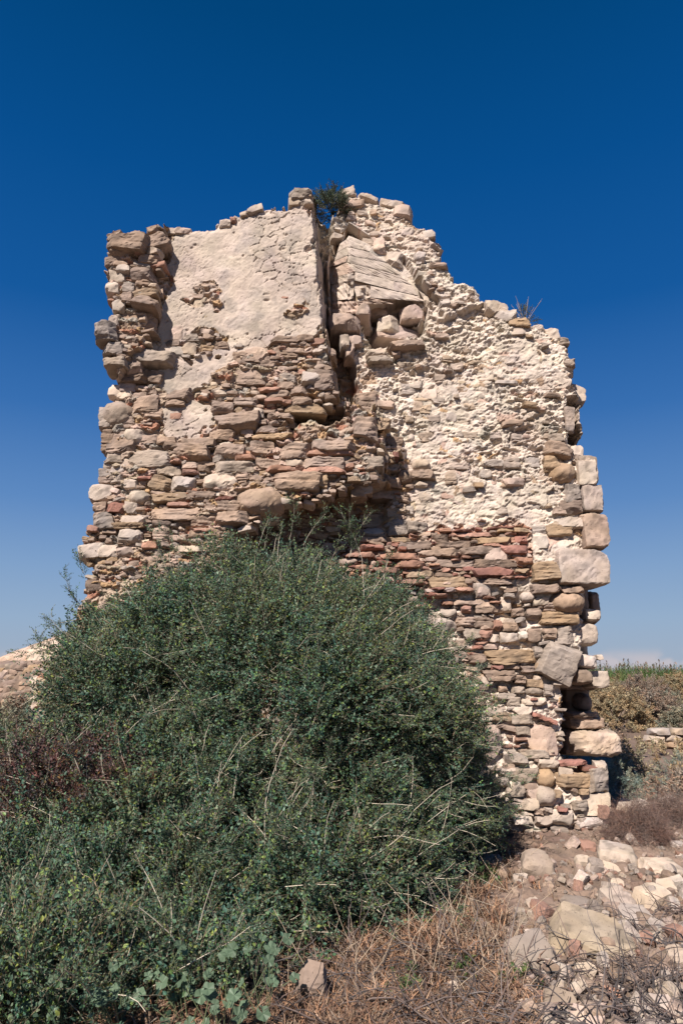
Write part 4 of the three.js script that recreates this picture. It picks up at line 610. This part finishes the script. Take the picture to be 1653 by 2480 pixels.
// ---- mallows and weeds at the foot of the bush
{
  const R = rng(731), spots = [[350, 2330, 'pale mallow with round lobed leaves, rightmost in its cluster at lower left'], [300, 2385, 'low pale mallow clump with broad leaves, nearest the camera at lower left'], [455, 2360, 'mallow with large round blue-green leaves in front of the bush'], [610, 2285, 'pale mallow leaves showing at the shaded foot of the bush'], [640, 2350, 'mallow with one big lobed leaf below the bush centre'], [235, 2300, 'pale broad-leaved plant among the twigs at far left'], [470, 2440, 'small mallow at the bottom edge under the bush'], [170, 2400, 'dusty green mallow at the bottom left corner'], [540, 2400, 'single mallow stem with three broad leaves near the bottom edge']];
  for (const [px, py, label] of spots) {
    const at = onGround(px, py + 185), root = thing('mallow_plant', label, 'plant', V(at.x, groundY(at.x, at.z), at.z + 0.02), 'broad-leaved plants at the foot of the bush');
    for (let k = 0, n = 7 + Math.floor(R() * 6); k < n; k++) {
      const a = R() * 6.28, top = V(Math.cos(a) * (0.05 + 0.16 * R()), 0.14 + 0.26 * R(), Math.sin(a) * 0.12), b = new Bag(), nrm = V(Math.cos(a) * 0.5, 0.8, 0.5 + Math.sin(a) * 0.4).add(rdir(R).multiplyScalar(0.4)).normalize(), s = V(0, 0, 0).crossVectors(nrm, rdir(R)).normalize(), u = V(0, 0, 0).crossVectors(s, nrm), rad = 0.018 + 0.016 * R(), f = 0.8 + 0.4 * R(), col = [0.10 * f, 0.15 * f, 0.095 * f];
      let prev = null; for (let q = 0; q <= 20; q++) { const t = 0.25 + q / 20 * 5.8, r = rad * (1 + 0.09 * Math.cos(t * 5 + 1)), e = top.clone().addScaledVector(s, Math.cos(t) * r).addScaledVector(u, Math.sin(t) * r).addScaledVector(nrm, 0.25 * rad * (0.5 + 0.5 * Math.cos(t * 5))); if (prev) b.tri(top, prev, e, col); prev = e; }
      mesh('leaf', b.geo(), M.leaf, root);
      const st = new Bag(); st.tube([V(0, 0, 0), top.clone().multiplyScalar(0.5).add(V(0, 0.03, 0)), top], 0.002, 0.0015, [0.14, 0.17, 0.08], 3); mesh('stem', st.geo(), M.twig, root);
    }
  }
  const green = sprigGeo(740, { tones: [[0.07, 0.12, 0.045], [0.10, 0.15, 0.05]], stem: [0.12, 0.15, 0.06], leaf: 0.022, wid: 0.012, len: 0.1, n: 14 });
  [[1120, 2385, 'bright green weed beside the upright cream stone'], [1000, 2400, 'low green weed left of the upright cream stone'], [1255, 2400, 'yellowish green weed under the big pale grey boulder'], [960, 2440, 'green weed on the bottom edge in the brown grass'], [1180, 2140, 'small green weed in the dry grass near the smooth boulder']].forEach(([x, y, l], k) => { const q = onGround(x, y); tuft('green_weed', l, 'weed', V(q.x, groundY(q.x, q.z), q.z), 26, [0.10, 0.07, 0.10], [green], 0.7, 'leaves', 0.2, M.leaf, 750 + k).userData.group = 'green weeds in the dry grass'; });
}

// ---- dry grass, dead twigs
{
  const R = rng(801), tuftGeo = (seed, n, len, tones, lean) => { const Q = rng(seed), b = new Bag(); for (let k = 0; k < n; k++) { const a = Q() * 6.28, p = V((Q() - 0.5) * 0.08, 0, (Q() - 0.5) * 0.08), l = len * (0.4 + 0.8 * Q()), d = V(Math.cos(a) * lean * Q(), 1, Math.sin(a) * lean * Q()).normalize(), m = p.clone().addScaledVector(d, l * 0.55), t = m.clone().addScaledVector(V(d.x + Math.cos(a) * 0.5, d.y * (0.8 - Q()), d.z + Math.sin(a) * 0.5).normalize(), l * 0.5), s = V(-Math.sin(a), 0, Math.cos(a)).multiplyScalar(0.0022 + 0.0016 * Q()), c = tones[Math.floor(Q() * tones.length)]; b.tri(p.clone().sub(s), p.clone().add(s), m.clone().add(s), c); b.tri(p.clone().sub(s), m.clone().add(s), m.clone().sub(s), c); b.tri(m.clone().sub(s), m.clone().add(s), t, c); } return b.geo(); };
  const tones = [[0.25, 0.15, 0.09], [0.17, 0.10, 0.068], [0.30, 0.20, 0.13], [0.12, 0.08, 0.06], [0.32, 0.25, 0.19]], G = [0, 1, 2].map((k) => tuftGeo(810 + k, 16, 0.13, tones, 1.3)), L = [[], [], []];
  for (let i = 0; i < 17000; i++) {
    const px = -250 + R() * 1560, py = 1960 + R() * 640, q = onGround(px, py); if (q.z < -8.3) continue;
    const edge = sstep(1290, 1120, px - (py - 2200) * 0.12 + 120 * fbm2(q.x * 2, q.z * 2, 2, 811)); if (R() > edge * (0.35 + 0.9 * sstep(-0.22, 0.1, fbm2(q.x * 3, q.z * 3, 3, 812))) + 0.02) continue;
    const s = (0.45 + 0.9 * R()) * (1 + 0.6 * fbm2(q.x * 2.2, q.z * 2.2, 2, 813)); L[i % 3].push({ m: place(V(q.x, groundY(q.x, q.z), q.z), V((R() - 0.5) * 0.7, 1, (R() - 0.5) * 0.7).normalize(), s, R() * 6.28), c: tint(R, 0.5, 1.25, 0.05) });
  }
  const p = new THREE.Group(); p.name = 'dry_grass'; scene.add(p); kind(tag(p, 'matted brown dry grass around the foot of the bush'), 'stuff');
  G.forEach((g, k) => inst('blades', g, M.dry, L[k], p));

  const twigGeo = (seed, n, len, rad, lift, cols) => { const Q = rng(seed), b = new Bag(); for (let k = 0; k < n; k++) { const a = Q() * 6.28, pts = [V((Q() - 0.5) * len * 0.6, 0.005, (Q() - 0.5) * len * 0.6)], d = V(Math.cos(a), lift * Q(), Math.sin(a)).normalize(); const L1 = len * (0.5 + 0.8 * Q()), c = cols[Math.floor(Q() * cols.length)]; for (let j = 0; j < 6; j++) { d.add(rdir(Q).multiplyScalar(0.42)); d.y += -0.05; d.normalize(); const w = pts[j].clone().addScaledVector(d, L1 / 6); w.y = Math.max(w.y, 0.004); pts.push(w); } b.tube(pts, rad * (0.6 + 0.8 * Q()), rad * 0.35, c, 4); } return b.geo(); };
  const dark = [[0.07, 0.055, 0.052], [0.09, 0.073, 0.067], [0.055, 0.044, 0.042], [0.13, 0.10, 0.09]], T = [0, 1, 2].map((k) => twigGeo(830 + k, 12, 0.34, 0.0042, 0.5, dark)), TL = [[], [], []];
  for (let i = 0; i < 700; i++) {
    const px = 560 + R() * 1190, py = 2130 + R() * 440, q = onGround(px, py), right = sstep(1240, 1420, px), low = sstep(2160, 2300, py);
    if (R() > right * low * (0.08 + 0.5 * sstep(0.0, 0.3, fbm2(q.x * 2.4, q.z * 2.4, 2, 832))) + (px < 1300 ? 0.28 * sstep(2250, 2400, py) : 0) + 0.03) continue;
    TL[i % 3].push({ m: place(V(q.x, groundY(q.x, q.z) + 0.01 + 0.04 * R(), q.z), V((R() - 0.5) * 0.3, 1, (R() - 0.5) * 0.3).normalize(), 0.6 + 0.7 * R(), R() * 6.28), c: tint(R, 0.7, 1.3) });
  }
  const w = new THREE.Group(); w.name = 'dead_twigs'; scene.add(w); kind(tag(w, 'tangle of dark dead twigs over the stones at lower right'), 'stuff');
  T.forEach((g, k) => inst('twigs', g, M.twig, TL[k], w));
  // long dry stalks leaning out of the grass
  const stalks = []; for (let k = 0; k < 150; k++) { const px = 640 + R() * 640, py = 2120 + R() * 330, q = onGround(px, py), b = new Bag(), p0 = V(q.x, groundY(q.x, q.z), q.z), d = V((R() - 0.5) * 1.6, 0.8, (R() - 0.4)).normalize(), l = 0.15 + 0.4 * R() ** 2, m = p0.clone().addScaledVector(d, l * 0.5); b.tube([p0, m, m.clone().addScaledVector(d.add(rdir(R).multiplyScalar(0.3)).normalize(), l * 0.5)], 0.0022, 0.001, [0.42, 0.33, 0.24], 4); stalks.push(b.geo()); }
  kind(tag(mesh('dry_stalks', mergeGeometries(stalks), M.twig), 'pale dry stalks leaning out of the brown grass'), 'stuff');

  // dry brown brush and silvery shrubs at the foot of the right-hand end
  const fine = [0, 1].map((k) => twigGeo(850 + k, 26, 0.22, 0.0014, 1.4, [[0.15, 0.095, 0.075], [0.20, 0.13, 0.10], [0.11, 0.07, 0.06]]));
  const dry = (x, y, n, sp, l, seed) => { const q = onGround(x, y); tuft('dry_brush', l, 'dry bush', V(q.x, groundY(q.x, q.z) + 0.02, q.z), n, sp, fine, 0.9, 'twigs', 0.2, M.twig, seed).userData.group = 'dry brown brush right of the ruin'; };
  dry(1545, 2040, 110, [0.34, 0.34, 0.3], 'fine reddish brown dry brush beside the pink mortar lump', 861); dry(1630, 1995, 70, [0.3, 0.26, 0.25], 'dry brown brush at the right edge above the long flat slab', 862);
  const silver = [0, 1].map((k) => sprigGeo(870 + k, { tones: [[0.20, 0.24, 0.19], [0.26, 0.29, 0.24], [0.14, 0.18, 0.13]], stem: [0.3, 0.27, 0.21], leaf: 0.045, wid: 0.009, len: 0.22, n: 18 }));
  const sil = (x, y, n, sp, l, seed) => { const q = onGround(x, y); tuft('silvery_shrub', l, 'shrub', V(q.x, groundY(q.x, q.z), q.z), n, sp, silver, 0.62, 'leaves', 0.3, M.leaf, seed).userData.group = 'silvery shrubs right of the ruin'; };
  sil(1500, 1935, 120, [0.42, 0.36, 0.3], 'silvery green shrub at the foot of the ruin below the big rounded slab', 881); sil(1590, 1925, 40, [0.4, 0.2, 0.3], 'straggly silvery shrub just right of the larger one', 882); sil(1652, 1890, 80, [0.5, 0.4, 0.4], 'silvery shrub cut by the right edge', 883);
}

// ---- the plain behind: scrub, reeds, stone course, ruined stub
{
  const R = rng(901), sg = (k, tones) => [0, 1].map((q) => sprigGeo(k + q, { tones, stem: [0.2, 0.16, 0.11], leaf: 0.05, wid: 0.02, len: 0.3, n: 26 }));
  const kinds = [sg(910, [[0.33, 0.255, 0.15], [0.38, 0.30, 0.18], [0.25, 0.195, 0.125]]), sg(914, [[0.27, 0.205, 0.16], [0.32, 0.25, 0.19], [0.20, 0.155, 0.125]]), sg(918, [[0.22, 0.215, 0.155], [0.26, 0.25, 0.18], [0.17, 0.165, 0.125]])];
  [[1500, 1768, 150, 100, 0, 'tan yellow scrub bush just behind the right end of the ruin'], [1590, 1745, 110, 70, 1, 'grey brown scrub bush right of the tan yellow one'], [1632, 1690, 110, 62, 0, 'yellow scrub bush highest at the right edge'], [1550, 1692, 130, 52, 1, 'low grey brown scrub in front of the reeds'], [1455, 1700, 90, 62, 0, 'tan scrub close behind the wall under the reeds'], [1625, 1735, 80, 46, 2, 'grey green scrub at the right edge in front of the yellow one'], [1660, 1770, 90, 40, 2, 'small grey green scrub cut by the right edge'], [1530, 1665, 120, 40, 0, 'yellow scrub bush at the foot of the reeds'], [1435, 1665, 70, 34, 1, 'brown scrub showing between wall and reeds'], [1600, 1660, 90, 30, 0, 'far yellow scrub in front of the reeds'],
   [30, 1790, 170, 70, 2, 'green scrub on the bank at the left edge'], [-60, 1900, 220, 90, 1, 'brown scrub at the left edge beside the bush'], [70, 1745, 120, 40, 1, 'brown scrub under the ruined stub at left']].forEach(([px, py, w, h, k, l], n) => {
    const q = onGround(px, py), dep = (q.y - EYE) * ST - q.z * CT, W2 = w / FOC * dep / 2, H = h / FOC * dep, root = thing('scrub_bush', l, 'scrub', V(q.x, groundY(q.x, q.z), q.z), 'scrub bushes on the plain'), L = [[], []];
    const cnt = Math.round(clamp(420 * W2 * H, 160, 900));
    for (let t = 0; t < cnt; t++) { const d = rdir(R); d.y = Math.abs(d.y); const r = (0.55 + 0.45 * R()) * (1 + 0.35 * fbm3(d.x * 2 + n, d.y * 2, d.z * 2, 2, 920)), p = V(d.x * W2 * r, d.y * H * 0.85 * r, d.z * W2 * 0.8 * r); L[t % 2].push({ m: place(p, d.add(rdir(R).multiplyScalar(0.6)).normalize(), 0.7 + 0.5 * R(), R() * 6.28), c: tint(R, 0.75, 1.25) }); }
    kinds[k].forEach((g, q2) => inst('leaves', g, M.leaf, L[q2], root));
  });
  const low = [[], [], []]; for (let i = 0; i < 9000; i++) { const r = 9 + 110 * R() ** 1.6, a = (R() - 0.5) * 1.5, x = Math.sin(a) * r, z = -Math.cos(a) * r; if (Math.abs(x) < 3.6 && r < 12) continue; const n = fbm2(x * 0.16, z * 0.16, 3, 930); if (n < -0.18) continue; const k = n > 0.16 ? 0 : R() < 0.8 ? 1 : 2; low[k].push({ m: place(V(x, groundY(x, z) - 0.03, z), V((R() - 0.5) * 0.9, 1, (R() - 0.5) * 0.9).normalize(), 0.5 + R() * 0.9, R() * 6), c: tint(R, 0.7, 1.25) }); }
  const p = new THREE.Group(); p.name = 'dry_scrub'; scene.add(p); kind(tag(p, 'low dry scrub covering the plain behind the ruin'), 'stuff'); low.forEach((l, k) => inst('tussocks', kinds[k][0], M.leaf, l, p));
  // reeds
  const rb = new Bag(), Q = rng(941); for (let k = 0; k < 14; k++) { const x = (Q() - 0.5) * 0.7, z = (Q() - 0.5) * 0.7, h = 1.5 + 0.9 * Q(), lx = (Q() - 0.4) * 0.35, c = [[0.09, 0.15, 0.05], [0.12, 0.18, 0.06], [0.065, 0.115, 0.04]][k % 3]; rb.tube([V(x, 0, z), V(x + lx * 0.4, h * 0.6, z), V(x + lx, h, z)], 0.012, 0.006, c, 3); for (let j = 0; j < 7; j++) { const t = 0.25 + 0.7 * Q(), a = Q() * 6.28, d = V(Math.cos(a), 0.9, Math.sin(a)).normalize(); rb.leaf(V(x + lx * t, h * t, z), d, V(-Math.sin(a), 0, Math.cos(a)), 0.4, 0.035, c); } if (Q() < 0.16) rb.leaf(V(x + lx, h - 0.05, z), V(0.5, 1, 0).normalize(), V(0, 0, 1), 0.34, 0.12, [0.16, 0.12, 0.09]); }
  const RL = []; for (let i = 0; i < 700; i++) { const z = -62 - R() * 22, x = 19 + R() * 46; if (R() < sstep(42, 60, x) * 0.6) continue; RL.push({ m: place(V(x, groundY(x, z) - 0.15, z), UPV, 0.74 + 0.3 * R() + 0.12 * fbm2(x * 0.3, z * 0.2, 2, 942), R() * 6.28), c: tint(R, 0.75, 1.2) }); }
  tag(inst('reed_bed', rb.geo(), M.leaf, RL), 'band of tall green reeds along the horizon at right');
  // course of squared stones in the field
  { const a = onGround(1562, 1812), root = thing('stone_course', 'low course of pale squared blocks lying in the dry field at right', 'low wall', V(a.x, groundY(a.x, a.z), a.z)); let n = 0; for (let j = 0; j < 3; j++) for (let x = j * 0.06; x < 3.2; n++) { const w = 0.3 + 0.5 * hash(n, 5), m = mesh('block', stoneGeo(w, 0.13, 0.35, { seed: 950 + n, round: 0, col: ALB[j ? 'c' : 'o'], seg: 0.05, tint: 0.1 }), M.grain, root); m.position.set(x + w / 2, 0.06 + j * 0.135, (hash(n, 6) - 0.5) * 0.08); x += w + 0.015; } }
  // ruined stub at left
  { const z = -17, b = onPlane(60, 1720, z), root = thing('rubble_mound', 'low ruined mound of pink mortar and rubble at the left edge behind the bush', 'ruin', V(b.x, groundY(b.x, b.z), z)); const A = (px, py, w, h, d, k, rough, r, name, dz = 0) => { const c = onPlane(px, py, z), s = 17.2 / FOC, g = stoneGeo(w * s, h * s, d, { seed: 960 + px + 7, round: 0.5, col: ALB[k], seg: 0.05, cap: 60, rough, tint: 0.12, cuts: 4 }), m = mesh(name, g, M.grain, root); m.position.copy(c.sub(root.position)); m.position.z += dz; m.rotation.z = r; };
    A(20, 1670, 520, 110, 2.4, 's', 2.6, 0.06, 'rubble_face'); A(110, 1625, 250, 120, 2.0, 'p', 1.4, 0.42, 'mortar_mass', -0.3); A(150, 1595, 120, 74, 1.8, 'c', 1, 0.2, 'mortar_block', 0.05); A(70, 1640, 150, 50, 1.6, 'p', 1.4, 0.3, 'mortar_block', 0.2); A(140, 1632, 90, 22, 1.4, 'c', 1, 0, 'stone', 0.6);
    const Q2 = rng(971); for (let k = 0; k < 150; k++) { const px = -160 + Q2() * 380, py = 1618 + Q2() * 80; A(px, py, 16 + 26 * Q2(), 9 + 14 * Q2(), 0.34, 'sdgpo'[Math.floor(Q2() * 5)], 1, 0, 'stone', 1.15); } }
}

scene.traverse((o) => { if (o.isMesh) { o.castShadow = true; o.receiveShadow = true; } delete o.userData.count; });
renderer.render(scene, camera);
